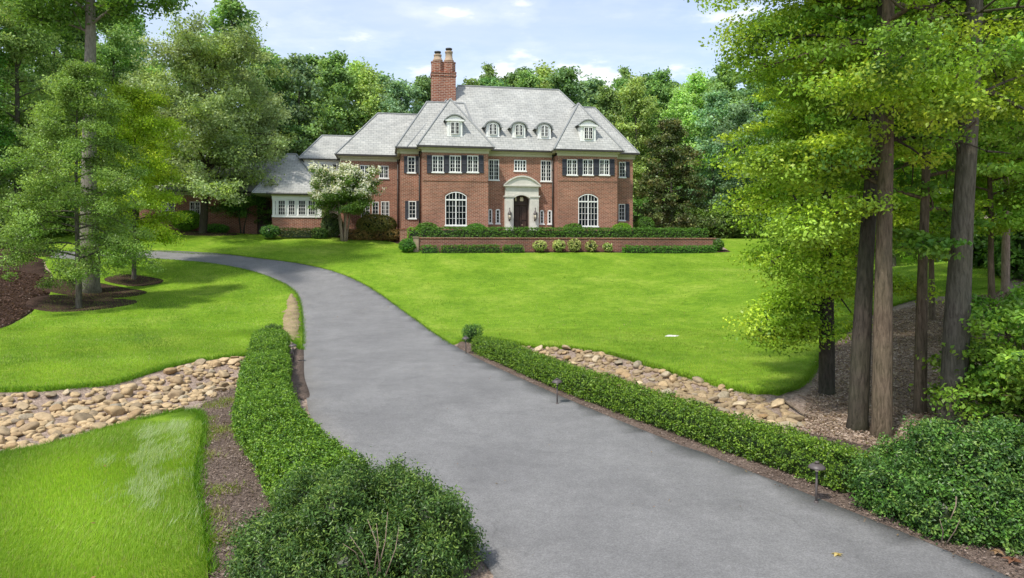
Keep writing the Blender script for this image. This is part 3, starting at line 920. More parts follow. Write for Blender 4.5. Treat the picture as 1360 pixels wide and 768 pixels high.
# ---- cornices and gutters
def cornice(segs, z0, z1, out, ov):
    """segs: front runs (u0,u1,v); a stepped cream cornice under a dark gutter"""
    m = MB(); gt = MB()
    for u0, u1, v in segs:
        h = z1-z0
        m.box(u0-.05, u1+.05, v-.06, v+.1, z0-.05, z0+h*.45)
        m.box(u0-.05-out*.5, u1+.05+out*.5, v-out*.5-.06, v+.1, z0+h*.45+.001, z0+h*.75)
        m.box(u0-.05-out, u1+.05+out, v-out-.06, v+.1, z0+h*.75+.001, z1-.02)
        gt.box(u0-ov, u1+ov, v-ov, v-ov+.13, z1-.08, z1+.06)
    return m, gt
cm, gt = cornice([(UL, UPL0-.12, 0), (UPL0, UPL1, VP), (UPL1+.12, UPR0-.12, 0), (UPR0, UPR1, VP), (UPR1+.12, UR, 0)], ZW-.02, ZE, .22, .42)
for u, a, b in ((UPL0, VP, 0), (UPR0, VP, 0)): cm.box(u-.27, u-.051, a+.12, b-.07, ZW+.2, ZE-.025)
cm.box(UR+.02, UR+.24, .12, 6.4, ZW-.02, ZE-.025); cm.box(UL-.24, UL-.02, .12, 6.4, ZW-.02, ZE-.025)
zWe = hz(490, 206.2, V1-.4)
m2, g2 = cornice([(uW0, UL-.12, V1)], zW1-.03, zWe, .22, .42)
zAe = hz(430, 211, V2-.4)
m3, g3 = cornice([(uA0, uW0-.3, V2)], zA1-.02, zAe, .15, .35)
zBe = hz(394, 257.2, V3-.4)
m4, g4 = cornice([(uB0, uB1, V3-.06)], zB1, zBe, .18, .36)
m5, g5 = cornice([(uG0, uB0-.4, V4)], zG1-.02, zG1+.25, .18, .36)
for a in (m2, m4, m5): a.build('cornice', M['cream'], house)
cm.build('cornice', M['cream'], house)
m3.build('cornice', M['white'], house)
for a in (g2, g3, g4, g5): a.build('gutter', M['gutter'], house)
gt.build('gutter', M['gutter'], house)
def downpipe(u, v, z0, z1):
    m = MB(); m.tube([(u, v, z0), (u, v, z1)], [.055, .055], 8)
    for z in np.arange(z0+1, z1, 2.2): m.box(u-.08, u+.08, v-.07, v+.07, z, z+.06)
    m.build('downpipe', M['gutter'], house)
downpipe(UPL0-.16, -.10, 3.5, ZW+.25); downpipe(UPR0-.14, -.10, ZF, ZW+.25); downpipe(UL-.16, V1-.12, 3.4, zW1+.1)
downpipe(UPL1+.13, -.10, ZF, ZW+.25)

# ---- roofs
def hip(name, u0, u1, v0, v1, ze, zr, inl, inr, vr=None):
    m = MB(); vr = (v0+v1)/2 if vr is None else vr
    a, b, c, d = (u0, v0, ze), (u1, v0, ze), (u1, v1, ze), (u0, v1, ze)
    r0, r1 = (u0+inl, vr, zr), (u1-inr, vr, zr)
    m.poly([a, b, r1, r0]); m.poly([b, c, r1]); m.poly([c, d, r0, r1]); m.poly([d, a, r0])
    m.poly([(p[0], p[1], p[2]-.03) for p in (d, c, b, a)])
    o = m.build('roof', M['slate'], house)
    t = MB()
    for p, q in ((a, r0), (b, r1), (r0, r1)):
        t.tube([Vector(p)+Vector((0, 0, .01)), Vector(q)+Vector((0, 0, .01))], [.075, .075], 6, sm=False)
    t.build('ridge_cap', M['ridge'], o)
    return o
EO = .42
VM = 5.0; ZM = hz(680, 117.2, VM)
rl, rr = hu(609, VM), hu(742.3, VM)
hip('roof', rl-4.6, rr+4.2, -EO+.02, 10.4, ZE, ZM, 4.6, 4.2, VM)
VE = 3.2; ZR = hz(790, 143.6, VE)
hip('roof', hu(760, 0), UR+EO, -EO, 6.8, ZE-.004, ZR, 1.0, UR+EO-hu(790, VE), VE)
ZL = hz(567, 135.6, VE)
hip('roof', UL-EO, hu(640, 0), -EO-.004, 6.81, ZE-.002, ZL, hu(567, VE)-UL+EO, 1.0, VE)
def pavilion(u0, u1, apx, apy):
    va = 1.7
    ua = hu(apx, va); za = hz(apx, apy, va)
    v0 = VP-EO; a, b = (u0-EO, v0, ZE+.004), (u1+EO, v0, ZE+.004)
    c, d = (u1+EO, 6, ZE+.004), (u0-EO, 6, ZE+.004)
    t, e = (ua, va, za), (ua, 5.0, za)
    m = MB()
    m.poly([a, b, t]); m.poly([b, c, e, t]); m.poly([d, a, t, e])
    m.poly([(u0-EO, v0, ZE-.03), (u0-EO, .3, ZE-.03), (u1+EO, .3, ZE-.03), (u1+EO, v0, ZE-.03)])
    o = m.build('roof', M['slate'], house)
    k = MB()
    for p, q in ((a, t), (b, t), (t, e)):
        k.tube([Vector(p)+Vector((0, 0, .01)), Vector(q)+Vector((0, 0, .01))], [.075, .075], 6, sm=False)
    k.build('ridge_cap', M['ridge'], o)
pavilion(UPL0, UPL1, 598, 131.6); pavilion(UPR0, UPR1, 768.3, 137.6)
vW = 6.6; zWr = hz(525, 151.6, vW)
hip('roof', uW0-.42, UL+4, V1-.42, 10.4, zWe, zWr, hu(502, vW)-uW0+.42, 2, vW)
vA = 8.2; zAr = hz(450, 181, vA)
hip('roof', uA0-.4, uW0+3, V2-.4, 11, zAe, zAr, hu(428, vA)-uA0+.4, 1.5, vA)
vB = 6.3
hip('roof', uB0-1.4, uB1+.4, V3-.45, 10.8, zBe, zBe+3.6, 2.0, 2.8, vB)
hip('roof', uG0-.4, uB0+1, V4-.4, 15.3, zG1+.25, zG1+4.0, 3.2, 2, 11.2)

# ---- dormers
def dormer(px0, px1, pyb, pyt, pyc, v_eave, kind):
    """front wall px0..px1, foot row pyb, head of the wall pyt, crown pyc"""
    pm = (px0+px1)/2
    slope_v = (lambda v: ZE+(v-(-EO))*(ZM-ZE)/(VM+EO)) if kind == 'arched' else (lambda v: ZE+(v-(VP-EO))*((hz(598, 131.6, 1.7)-ZE)/(1.7-VP+EO)))
    v = (-EO if kind == 'arched' else VP-EO)
    while hz(pm, pyb, v) > slope_v(v): v += .01
    a, b = hu(px0, v), hu(px1, v); zb, zt, zc = hz(pm, pyb, v), hz(pm, pyt, v), hz(pm, pyc, v)
    um, h = (a+b)/2, (b-a)/2
    vb = v+(zc-zb)*1.25+.3
    grp = MB()
    n = 16
    def crv(s): return math.sqrt(max(0, 1-s*s))
    if kind == 'arched':
        prof = [(um+s*h, zt+(zc-.12-zt)*crv(s)) for s in np.sin(np.linspace(-math.pi/2, math.pi/2, n))]
    else:
        prof = [(a, zt), (b, zt)]
    grp.poly([(a, v, zb-.02), (b, v, zb-.02)] + [(p, v, q) for p, q in prof[::-1]])
    grp.poly([(a, vb, zb), (a, v, zb-.02), (a, v, prof[0][1]), (a, vb, prof[0][1])])
    grp.poly([(b, v, zb-.02), (b, vb, zb), (b, vb, prof[-1][1]), (b, v, prof[-1][1])])
    grp.box(a-.04, b+.04, v-.06, v-.002, zb-.02, zb+.07)
    grp.box(a, a+.16, v-.035, v-.001, zb+.072, zt-.005); grp.box(b-.16, b, v-.035, v-.001, zb+.072, zt-.005)
    d = grp.build('dormer', M['white'], house)
    rf = MB()
    o_ = .18
    if kind == 'arched':
        outer = [(um+s*(h+o_), zt-.02+(zc-zt)*crv(s)) for s in np.sin(np.linspace(-math.pi/2, math.pi/2, n))]
        inner = [(um+s*(h+o_-.10), zt-.02+(zc-zt-.10)*crv(s)) for s in np.sin(np.linspace(-math.pi/2, math.pi/2, n))]
        outer = [(outer[0][0]-.12, outer[0][1]-.02)]+outer+[(outer[-1][0]+.12, outer[-1][1]-.02)]
        inner = [(inner[0][0]-.12, inner[0][1]-.10)]+inner+[(inner[-1][0]+.12, inner[-1][1]-.10)]
    else:
        grp2 = MB()
        grp2.box(a-.16, b+.16, v-.16, v-.003, zt+.003, zt+.14)
        grp2.poly([(um+s*(h+.05), v-.05, zt+.14+(zc-.14-zt-.12)*(1-s*s)) for s in np.linspace(1, -1, n)])
        grp2.build('pediment', M['white'], d)
        outer = [(um+s*(h+.22), zt+.13+(zc-zt-.13)*(1-s*s)) for s in np.linspace(-1, 1, n)]
        inner = [(p, q-.09) for p, q in outer]
    vf = v-.2
    for k in range(len(outer)-1):
        (u0, z0), (u1, z1) = outer[k], outer[k+1]; (p0, q0), (p1, q1) = inner[k], inner[k+1]
        rf.poly([(p0, vf, q0), (p1, vf, q1), (u1, vf, z1), (u0, vf, z0)])
        rf.poly([(u0, vf, z0), (u1, vf, z1), (u1, vb+.5, z1), (u0, vb+.5, z0)])
        rf.poly([(p1, vf, q1), (p0, vf, q0), (p0, v+.3, q0), (p1, v+.3, q1)])
    rf.build('dormer_roof', M['ridge'], d)
    wr = (um-h*.56, um+h*.56, zb+.17, zt-.06 if kind != 'arched' else zt+(zc-zt)*.52)
    window(wr, v, cols=2, rows=3, leaves=2, rise=.0 if kind != 'arched' else .16, fr=.035, mt=.018, sill=False, proud=.13, parent=d)
dormer(594, 614, 181.5, 161.5, 151.8, 0, 'seg'); dormer(771, 791, 187.8, 168.5, 158.6, 0, 'seg')
for a, b, c, t in ((645.8, 663, 182, 168.5), (680.4, 697.6, 183.2, 169.7), (714.2, 731.4, 184.6, 171)):
    dormer(a, b, c, t, t-8.6, 0, 'arched')

# ---- chimney with two clustered shafts
VC = 3.6
c0, c1 = hu(573.2, VC), hu(605.8, VC); cmid = (c0+c1)/2
zz = lambda py: hz(590, py, VC)
ch = MB()
dp = 1.1
ch.box(c0+.03, c1-.03, VC, VC+dp, ZE+.5, zz(101))
ch.box(c0-.03, c1+.03, VC-.05, VC+dp+.05, zz(101)+.001, zz(99)); ch.box(c0+.02, c1-.02, VC-.01, VC+dp+.01, zz(99)+.001, zz(97.2)); ch.box(c0-.03, c1+.03, VC-.06, VC+dp+.06, zz(97.2)+.001, zz(95.4))
hwid = (c1-c0)/4
for s in (-1, 1):
    ch.lathe([(hwid*1.06, zz(95.4)+.002), (hwid*1.06, zz(82.3)), (hwid*1.13, zz(82.3)+.01), (hwid*1.13, zz(80.8)), (hwid*.9, zz(80.3))], 8, (cmid+s*hwid*.98, VC+dp/2), False, math.pi/8+.001*s)
co_ = ch.build('chimney', M['brick_chim'], house)
for s, top in ((-1, 66.8), (1, 61.8)):
    p = MB(); cx_ = cmid+s*hwid*.92
    zb_ = zz(80.2)
    zt_ = zz(top)
    prof = [(.40, zb_), (.42, zb_+.14), (.34, zb_+.16), (.33, zb_+.32), (.30, zb_+.34), (.29, zt_-.42), (.33, zt_-.38), (.33, zt_-.26), (.29, zt_-.24)]
    p.lathe(prof, 12, (cx_, VC+dp/2))
    po = p.build('chimney_pot', M['pot'], co_)
    q = MB(); q.lathe([(.2, zt_-.239), (.2, zt_-.12), (.28, zt_-.11), (.28, zt_), (.1, zt_+.03)], 12, (cx_, VC+dp/2)); q.build('chimney_cap', M['pot_top'], co_)

# ---- entrance surround, door, lanterns
pu0, pu1 = hu(669.8, 0), hu(714, 0); pm_ = (pu0+pu1)/2
zEnt0, zEnt1 = hz(691, 262.5, 0), hz(691, 249.5, 0)
vF = -.45
st = MB()
st.box(pu0, uD0-.001, vF, -.002, ZF-.3, zEnt0); st.box(uD1+.001, pu1, vF, -.002, ZF-.3, zEnt0)
st.box(pu0-.08, uD0+.02, vF-.07, -.004, zEnt0+.001, zEnt0+.12); st.box(uD1-.02, pu1+.08, vF-.07, -.004, zEnt0+.001, zEnt0+.12)
st.box(pu0+.03, uD0-.02, vF-.04, vF-.002, ZF-.3, ZF+.35); st.box(uD1+.02, pu1-.03, vF-.04, vF-.002, ZF-.3, ZF+.35)
for a, b in ((pu0+.09, uD0-.1), (uD1+.1, pu1-.09)): st.box(a, b, vF-.025, vF-.001, ZF+.5, zEnt0-.25)
# frieze with the arched head cut out
n = 16; hwD = (uD1-uD0)/2; zs0 = zD-.28
st.box(pu0+.02, uD0, vF+.02, -.003, zEnt0+.121, zEnt1); st.box(uD1, pu1-.02, vF+.02, -.003, zEnt0+.121, zEnt1)
for k in range(n):
    s0, s1 = -1+2*k/n, -1+2*(k+1)/n
    z0, z1 = zD-.28*s0*s0, zD-.28*s1*s1
    u0, u1 = uD+s0*hwD, uD+s1*hwD
    st.poly([(u0, vF+.02, z0), (u1, vF+.02, z1), (u1, vF+.02, zEnt1), (u0, vF+.02, zEnt1)])
    st.poly([(u1, vF+.02, z1), (u0, vF+.02, z0), (u0, 0, z0), (u1, 0, z1)])
    # archivolt
    st.poly([(uD+s0*(hwD+.02), vF-.03, z0-.02), (uD+s1*(hwD+.02), vF-.03, z1-.02), (uD+s1*(hwD+.17), vF-.03, z1+.14), (uD+s0*(hwD+.17), vF-.03, z0+.14)])
    st.poly([(uD+s0*(hwD+.17), vF-.03, z0+.14), (uD+s1*(hwD+.17), vF-.03, z1+.14), (uD+s1*(hwD+.17), vF+.03, z1+.14), (uD+s0*(hwD+.17), vF+.03, z0+.14)])
st.box(pu0-.03, pu1+.03, vF-.04, -.003, zEnt1+.001, zEnt1+.06); st.box(pu0-.14, pu1+.14, vF-.16, -.004, zEnt1+.061, zEnt1+.17)
st.build('entrance_surround', M['stone'], house)
# curved hood
hd = MB(); zh0 = zEnt1+.172; zh1 = hz(691, 234.2, 0); hh = (pu1-pu0)/2+.14
S = np.linspace(-1, 1, 20)
cur = [(pm_+s*hh, zh0+(zh1-zh0)*(1-abs(s)**2.1)) for s in S]
hd.poly([(u, vF-.05, z-.06 if 0 < i < 19 else z) for i, (u, z) in enumerate(cur)])
for (u0, z0), (u1, z1) in zip(cur[:-1], cur[1:]):
    hd.poly([(u0, vF-.16, z0), (u1, vF-.16, z1), (u1, -.002, z1), (u0, -.002, z0)])
    hd.poly([(u0, vF-.16, max(z0-.11, zh0)), (u1, vF-.16, max(z1-.11, zh0)), (u1, vF-.16, z1), (u0, vF-.16, z0)])
    hd.poly([(u1, vF-.16, max(z1-.11, zh0)), (u0, vF-.16, max(z0-.11, zh0)), (u0, vF-.05, max(z0-.11, zh0)), (u1, vF-.05, max(z1-.11, zh0))])
hd.build('entrance_hood', M['stone'], house)
dr = MB(); vd = .10; zT = hz(691, 272.5, 0)
P = [(uD0+.01, vd+.04, ZF-.05), (uD1-.01, vd+.04, ZF-.05)] + [(uD+s*(hwD-.01), vd+.04, zD-.02-.28*s*s) for s in np.linspace(1, -1, 13)]
dr.poly(P)
dr.box(uD0+.01, uD0+.12, vd-.05, vd+.038, ZF-.05, zT); dr.box(uD1-.12, uD1-.01, vd-.05, vd+.038, ZF-.05, zT)
dr.box(uD0+.01, uD1-.01, vd-.07, vd+.037, zT+.001, zT+.12)
dr.box(uD-.03, uD+.03, vd-.03, vd+.036, ZF, zT)
for s in (-1, 1):
    a, b = (uD0+.14, uD-.05) if s < 0 else (uD+.05, uD1-.14)
    zq = [ZF+.12, ZF+.75, ZF+1.4, zT-.12]
    for q0, q1 in zip(zq[:-1], zq[1:]): dr.box(a+.05, b-.05, vd-.012, vd+.035, q0+.05, q1-.05)
do = dr.build('door', M['door'], house)
k_ = MB(); k_.lathe([(.02, 0), (.045, .02), (.05, .05), (.03, .08)], 10); ko = k_.build('door_knob', M['pot'], do); ko.location = (uD+.12, vd-.06, ZF+1.05); ko.rotation_euler = (R(90), 0, 0)
for u, s in ((uD-.38, .07), (uD+.04, .09), (uD+.16, .09)):
  tm = MB(); tm.lathe([(s*.35, 0), (s, .05), (s*.9, .2), (s*.5, .33), (s*.3, .36)], 8, (u, vd-.02))
  to = tm.build('transom_mark', M['lamp_glass'], do); to.location = (0, 0, hz(691, 267.4, 0))  # added pale shapes for unclear bright marks in the transom glass, no lamps
for px in (676.3, 710.2):
    u = hu(px, vF); zl = hz(px, 286, vF)
    l = MB()
    l.box(u-.06, u+.06, vF-.05, vF-.002, zl-.45, zl+.1)
    l.lathe([(.03, zl+.42), (.02, zl+.5), (.05, zl+.52), (.01, zl+.6)], 8, (u, vF-.2))
    l.lathe([(.17, zl+.06), (.15, zl+.12), (.06, zl+.3), (.03, zl+.42)], 8, (u, vF-.2))
    for t in range(4):
        x_, y_ = u+.1*math.cos(t*1.571+.785), vF-.2+.1*math.sin(t*1.571+.785)
        l.tube([(x_*1.0, y_, zl-.3), (u+(x_-u)*1.35, vF-.2+(y_-vF+.2)*1.35, zl+.06)], [.014, .014], 5)
    l.lathe([(.03, zl-.42), (.12, zl-.32), (.11, zl-.29)], 8, (u, vF-.2)); l.tube([(u, vF-.03, zl-.36), (u, vF-.14, zl-.46), (u, vF-.2, zl-.4)], [.015]*3, 6)
    lo = l.build('wall_lantern', M['metal'], house)
    gl = MB(); gl.lathe([(.085, zl-.288), (.125, zl+.055)], 8, (u, vF-.2)); gl.build('lamp_glass', M['lamp_glass'], lo)

# ---- terrace: paving, retaining wall
tp = MB(); tp.box(-7.55, 14.9, -4.35, .05, 3.2, ZF-.03)
pv = plain('terrace_paving', (.33, .30, .27), .85, .2, .15, 1.5)
tag(tp.build('terrace', pv, None), kind='structure')
bpy.data.objects['terrace'].location = (OX, OY, 0); bpy.data.objects['terrace'].rotation_euler = (0, 0, TH)
tw = empty('retaining_wall', (OX, OY, 0), TH, 'long low red brick retaining wall along the front of the terrace', 'wall')
VT = -4.65
tu0, tu1 = hu(556, VT), hu(950, VT)
m = MB(); m.box(tu0, tu1, VT, VT+.29, 2.3, 4.03); m.box(tu0-.001, tu0+.28, VT+.291, VT+3.6, 2.3, 4.03); m.box(tu1-.28, tu1+.001, VT+.291, 0, 2.3, 4.03)
m.build('wall', M['brick_low'], tw)
m = MB(); m.box(tu0-.04, tu1+.05, VT-.05, VT+.33, 4.031, 4.11); m.box(tu0-.04, tu0+.32, VT+.331, VT+3.6, 4.031, 4.11); m.box(tu1-.32, tu1+.05, VT+.331, 0, 4.031, 4.11); m.build('coping', M['brick'], tw)
m = MB(); m.box(tu0-.36, tu0-.003, VT-.1, VT+.3, 2.3, 4.09); m.box(tu0-.4, tu0-.0035, VT-.14, VT+.34, 4.091, 4.16); m.build('end_pier', M['pot'], tw)
m = MB(); m.box(hu(531, -1.6), UPL0+.2, -1.75, -1.46, 2.6, hz(536, 305, -1.6)); m.box(hu(531, -1.6)-.03, UPL0+.2, -1.79, -1.42, hz(536, 305, -1.6)+.001, hz(536, 305, -1.6)+.07)
tag(m.build('garden_wall', M['brick'], None), 'short red brick wall stub at the left corner of the house', 'wall')
bpy.data.objects['garden_wall'].location = (OX, OY, 0); bpy.data.objects['garden_wall'].rotation_euler = (0, 0, TH)
LOWC = lambda C: (C[:, 2] < 10.5) | (np.random.default_rng(5).random(len(C)) < .35)
# ------------------------------------------------------------------ stones of the dry stream beds
def rock_mesh(seed):
    bm = bmesh.new(); bmesh.ops.create_icosphere(bm, subdivisions=3, radius=.5)
    rg = random.Random(seed)
    o1 = Vector((rg.uniform(0, 50), rg.uniform(0, 50), rg.uniform(0, 50)))
    sx, sy, sz = 1, rg.uniform(.6, .9), rg.uniform(.36, .56)
    # a few flattened facets, then rounded lumps
    planes = [(Vector((rg.gauss(0, 1), rg.gauss(0, 1), rg.gauss(0, 1))).normalized(), rg.uniform(.29, .43)) for _ in range(9)]
    for v in bm.verts:
        p = v.co.copy()
        for n, d in planes:
            e = p.dot(n)-d
            if e > 0: p -= n*e*.96
        p *= 1+.10*mnoise.noise(p*2.6+o1)+.05*mnoise.noise(p*8+o1)
        v.co = Vector((p.x*sx, p.y*sy, p.z*sz))
    for f in bm.faces: f.smooth = True
    me = bpy.data.meshes.new('river_stone'); bm.to_mesh(me); bm.free()
    me.materials.append(M['rock']); return me
ROCKS = [rock_mesh(k) for k in range(9)]
def scatter_rocks(poly, n, seed, label, group, s0=.24, s1=.62):
    rng = np.random.default_rng(seed)
    A = np.array(poly); x0, y0 = A.min(0); x1, y1 = A.max(0)
    placed = []
    tries = 0
    while len(placed) < n and tries < 60000:
        tries += 1
        x, y = rng.uniform(x0, x1), rng.uniform(y0, y1)
        if abs(x) > y*.79: continue
        s = (s0+(s1-s0)*rng.random()**1.7)*(1 if tries < 25000 else .75)
        if not in_poly(np.array([x]), np.array([y]), poly)[0]: continue
        k = .80 if tries < 14000 else .66
        if any((x-a)**2+(y-b)**2 < ((s+c)*.5*k)**2 for a, b, c in placed): continue
        placed.append((x, y, s))
    for x, y, s in placed:
        o = bpy.data.objects.new('river_stone', ROCKS[rng.integers(len(ROCKS))]); COL.objects.link(o)
        o.location = (x, y, g(x, y)+s*.10+.02)
        o.rotation_euler = (rng.normal()*.24, rng.normal()*.24, rng.uniform(0, 6.28))
        o.scale = (s, s*rng.uniform(.85, 1.1), s*rng.uniform(.8, 1.25))
        tag(o, label, 'stone', group)
    return placed
def rock_fill(name, poly, n, seed):
    """the small stones wedged between the big ones"""
    rng = np.random.default_rng(seed)
    A = np.array(poly); x0, y0 = A.min(0); x1, y1 = A.max(0)
    src = []
    for me in ROCKS[:4]:
        bm = bmesh.new(); bm.from_mesh(me); 
        v = np.array([tuple(q.co) for q in bm.verts]); f = np.array([[q.index for q in t.verts] for t in bm.faces]); src.append((v, f)); bm.free()
    VV, FF = [], []; off = 0; k = 0
    while k < n:
        x, y = rng.uniform(x0, x1), rng.uniform(y0, y1)
        if not in_poly(np.array([x]), np.array([y]), poly)[0]: continue
        v, f = src[rng.integers(4)]
        s = rng.uniform(.14, .3); t = rng.uniform(0, 6.28); c, q = math.cos(t), math.sin(t)
        w_ = v*s
        w_ = np.stack([w_[:, 0]*c-w_[:, 1]*q+x, w_[:, 0]*q+w_[:, 1]*c+y, w_[:, 2]+g(x, y)+.015], 1)
        VV.append(w_); FF.append(f+off); off += len(v); k += 1
    me = bpy.data.meshes.new(name); me.from_pydata(np.concatenate(VV).tolist(), [], np.concatenate(FF).tolist())
    me.polygons.foreach_set('use_smooth', [True]*len(me.polygons)); me.update()
    tag(link(name, me, M['rock']), kind='stuff')
RL = smooth_path(P_((-190, 545), (-60, 527), (0, 526), (70, 524), (150, 516), (210, 499), (262, 484), (318, 477), (324, 492), (318, 512), (275, 535), (215, 554), (140, 574), (70, 592), (0, 605), (-120, 622), (-220, 620)), .4, True)
RR = smooth_path(P_((676, 463), (720, 462), (790, 469), (850, 487), (930, 510), (1000, 529), (1052, 545), (1068, 572), (1040, 579), (980, 566), (900, 541), (800, 511), (720, 484)), .4, True)
pl_ = scatter_rocks(RL, 166, 5, 'rounded grey tan river stone in the dry stream bed left of the driveway hedge', 'river stones in the left stream bed', .22, .5)
pr_ = scatter_rocks(RR, 128, 6, 'tan river stone in the dry stream bed between the right hedge and the lawn', 'river stones in the right stream bed', .22, .5)
rock_fill('small_stones', RL, 750, 7); rock_fill('small_stones', RR, 900, 8)
def one_rock(px, py, s, label, k, sc=(1, 1, 1), mat=None, name='river_stone'):
    x, y = gp(px, py)
    o = bpy.data.objects.new(name, ROCKS[k] if mat is None else ROCKS[k].copy()); COL.objects.link(o)
    if mat is not None: o.data.materials.clear(); o.data.materials.append(mat)
    o.location = (x, y, g(x, y)+s*.1*sc[2]+.03); o.scale = (s*sc[0], s*sc[1], s*sc[2]); o.rotation_euler = (.05, .04, .4)
    return tag(o, label, 'stone')
one_rock(1041, 577, .72, 'large grey brown stone ending the right stream bed beside the woods', 2, (1, .8, .8))
one_rock(892, 449, .75, 'flat pale stone lying alone in the middle of the lawn', 4, (1, .8, .4), plain('pale_stone', (.62, .60, .56), .85, .2, .15))

# ------------------------------------------------------------------ hedges and clipped shrubs
def lump(P, seed, f, amp):
    r = np.random.default_rng(seed); out = np.zeros(len(P))
    for k in range(5):
        d = r.normal(size=3)*f*(1+.5*k); out += np.sin(P@d+r.uniform(0, 6.28))/(1+.4*k)
    return out*amp/2.2
def sprigs(rng, P, N, nl, spread, L, W, pal, up=.35):
    """small shoots with leaves around them, at surface points P with outward normals N"""
    n = len(P)
    ax_ = unit(N+rng.normal(size=(n, 3))*.45+np.array((0, 0, up)))
    i = np.repeat(np.arange(n), nl)
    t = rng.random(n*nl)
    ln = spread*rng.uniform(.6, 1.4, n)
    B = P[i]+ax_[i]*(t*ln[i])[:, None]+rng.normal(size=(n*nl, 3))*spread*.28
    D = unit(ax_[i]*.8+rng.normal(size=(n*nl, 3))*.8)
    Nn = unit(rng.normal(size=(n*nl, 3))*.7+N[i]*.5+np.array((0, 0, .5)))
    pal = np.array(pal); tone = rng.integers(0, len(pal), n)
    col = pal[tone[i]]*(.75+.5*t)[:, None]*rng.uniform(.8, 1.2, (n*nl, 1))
    return leaf_verts(rng, B, Nn, L*rng.uniform(.7, 1.3, n*nl), W*rng.uniform(.7, 1.3, n*nl), .12, D), col
BOX = [(.040, .092, .014), (.06, .125, .018), (.028, .068, .014), (.088, .16, .024)]
BLU = [(.020, .056, .019), (.032, .08, .026), (.05, .108, .034), (.015, .043, .015), (.078, .14, .045)]
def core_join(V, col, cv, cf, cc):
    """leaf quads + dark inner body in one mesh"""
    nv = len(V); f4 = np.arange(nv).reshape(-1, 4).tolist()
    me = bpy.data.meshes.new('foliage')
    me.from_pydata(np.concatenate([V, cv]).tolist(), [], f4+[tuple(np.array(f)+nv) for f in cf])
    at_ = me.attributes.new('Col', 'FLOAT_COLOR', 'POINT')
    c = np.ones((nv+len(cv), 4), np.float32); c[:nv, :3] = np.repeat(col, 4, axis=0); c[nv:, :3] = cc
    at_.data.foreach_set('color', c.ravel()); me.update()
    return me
def hedge(name, path, hwid, h, dens, L, seed, pal, label, lumpamp=.05, z=None, rnd=.5, group=None, spread=.07, nl=6, frame=None, cat='hedge'):
    """clipped hedge along a path: (x, y); frame maps it into the house frame first"""
    rng = np.random.default_rng(seed)
    C = smooth_path(path, .12)
    if frame: C = np.array([frame(*c) for c in C])
    T = np.gradient(C, axis=0); T = unit(np.c_[T, np.zeros(len(T))])[:, :2]
    S = np.stack([T[:, 1], -T[:, 0]], 1)
    seg = np.hypot(*np.diff(C, axis=0).T); cum = np.concatenate([[0], np.cumsum(seg)]); LEN = cum[-1]
    # cross-section: up one side, over, down the other, corners rounded by a superellipse
    e = 2/(2+6*(1-rnd))
    ths = np.linspace(0, math.pi, 90)
    q = np.stack([np.sign(np.cos(ths))*np.abs(np.cos(ths))**e*hwid, np.sin(ths)**e*h], 1)
    ql = np.concatenate([[0], np.cumsum(np.hypot(*np.diff(q, axis=0).T))])
    hwv = hwid if np.isscalar(hwid) else 1
    n = int(dens*LEN*ql[-1])
    s = rng.uniform(0, LEN, n); t = rng.uniform(0, ql[-1], n)
    ends = rng.random(n) < (hwid*h*2.2)/(LEN*ql[-1]+1e-6)
    a = np.interp(t, ql, q[:, 0]); b = np.interp(t, ql, q[:, 1])
    na = np.gradient(q, axis=0); nn = np.stack([na[:, 1], -na[:, 0]], 1); nn = nn/np.maximum(np.linalg.norm(nn, axis=1, keepdims=True), 1e-9)
    n0 = np.interp(t, ql, nn[:, 0]); n1 = np.interp(t, ql, nn[:, 1])
    if n1.mean() < 0: n0, n1 = -n0, -n1
    cx_, cy_ = np.interp(s, cum, C[:, 0]), np.interp(s, cum, C[:, 1])
    sx_, sy_ = np.interp(s, cum, S[:, 0]), np.interp(s, cum, S[:, 1])
    r = np.where(ends, rng.random(n)**.5, 1.0)
    a = a*r; b = np.where(ends, b*rng.random(n)**.6, b)
    se = rng.random(n) < .5
    tx, ty = np.interp(s, cum, T[:, 0]), np.interp(s, cum, T[:, 1])
    cx_ = np.where(ends, np.where(se, C[0, 0]-T[0, 0]*.1, C[-1, 0]+T[-1, 0]*.1), cx_); cy_ = np.where(ends, np.where(se, C[0, 1]-T[0, 1]*.1, C[-1, 1]+T[-1, 1]*.1), cy_)
    sx_ = np.where(ends, np.where(se, S[0, 0], S[-1, 0]), sx_); sy_ = np.where(ends, np.where(se, S[0, 1], S[-1, 1]), sy_)
    zb = G(cx_, cy_) if z is None else np.full(n, z)
    P = np.stack([cx_+sx_*a, cy_+sy_*a, zb+.06+b], 1)
    N = np.stack([sx_*n0, sy_*n0, n1], 1)
    e3 = np.where(se, -1, 1)
    N = np.where(ends[:, None], np.stack([np.where(se, -T[0, 0], T[-1, 0]), np.where(se, -T[0, 1], T[-1, 1]), .2+0*e3], 1), N)
    P = P+N*(lump(P, seed, 3.2, lumpamp)+lump(P, seed+1, 9, lumpamp*.4)-.04+rng.normal(size=n)*.018)[:, None]
    V, col = sprigs(rng, P, N, nl, spread, L, L*.55, pal)
    # inner body, near black: shade between the shoots put into its colour
    m = max(2, int(LEN/.5)); ss = np.linspace(0, LEN, m+1); cv = []; cf = []
    K = 9
    for j, s_ in enumerate(ss):
        x_, y_ = np.interp(s_, cum, C[:, 0]), np.interp(s_, cum, C[:, 1]); u_, w_ = np.interp(s_, cum, S[:, 0]), np.interp(s_, cum, S[:, 1])
        z_ = g(x_, y_) if z is None else z
        for k in range(K):
            qa, qb = q[int(k*89/(K-1))]*(.84, .86)
            cv.append((x_+u_*qa, y_+w_*qa, z_+.0+qb))
    for j in range(m):
        for k in range(K-1):
            i = j*K+k; cf.append((i, i+1, i+K+1, i+K))
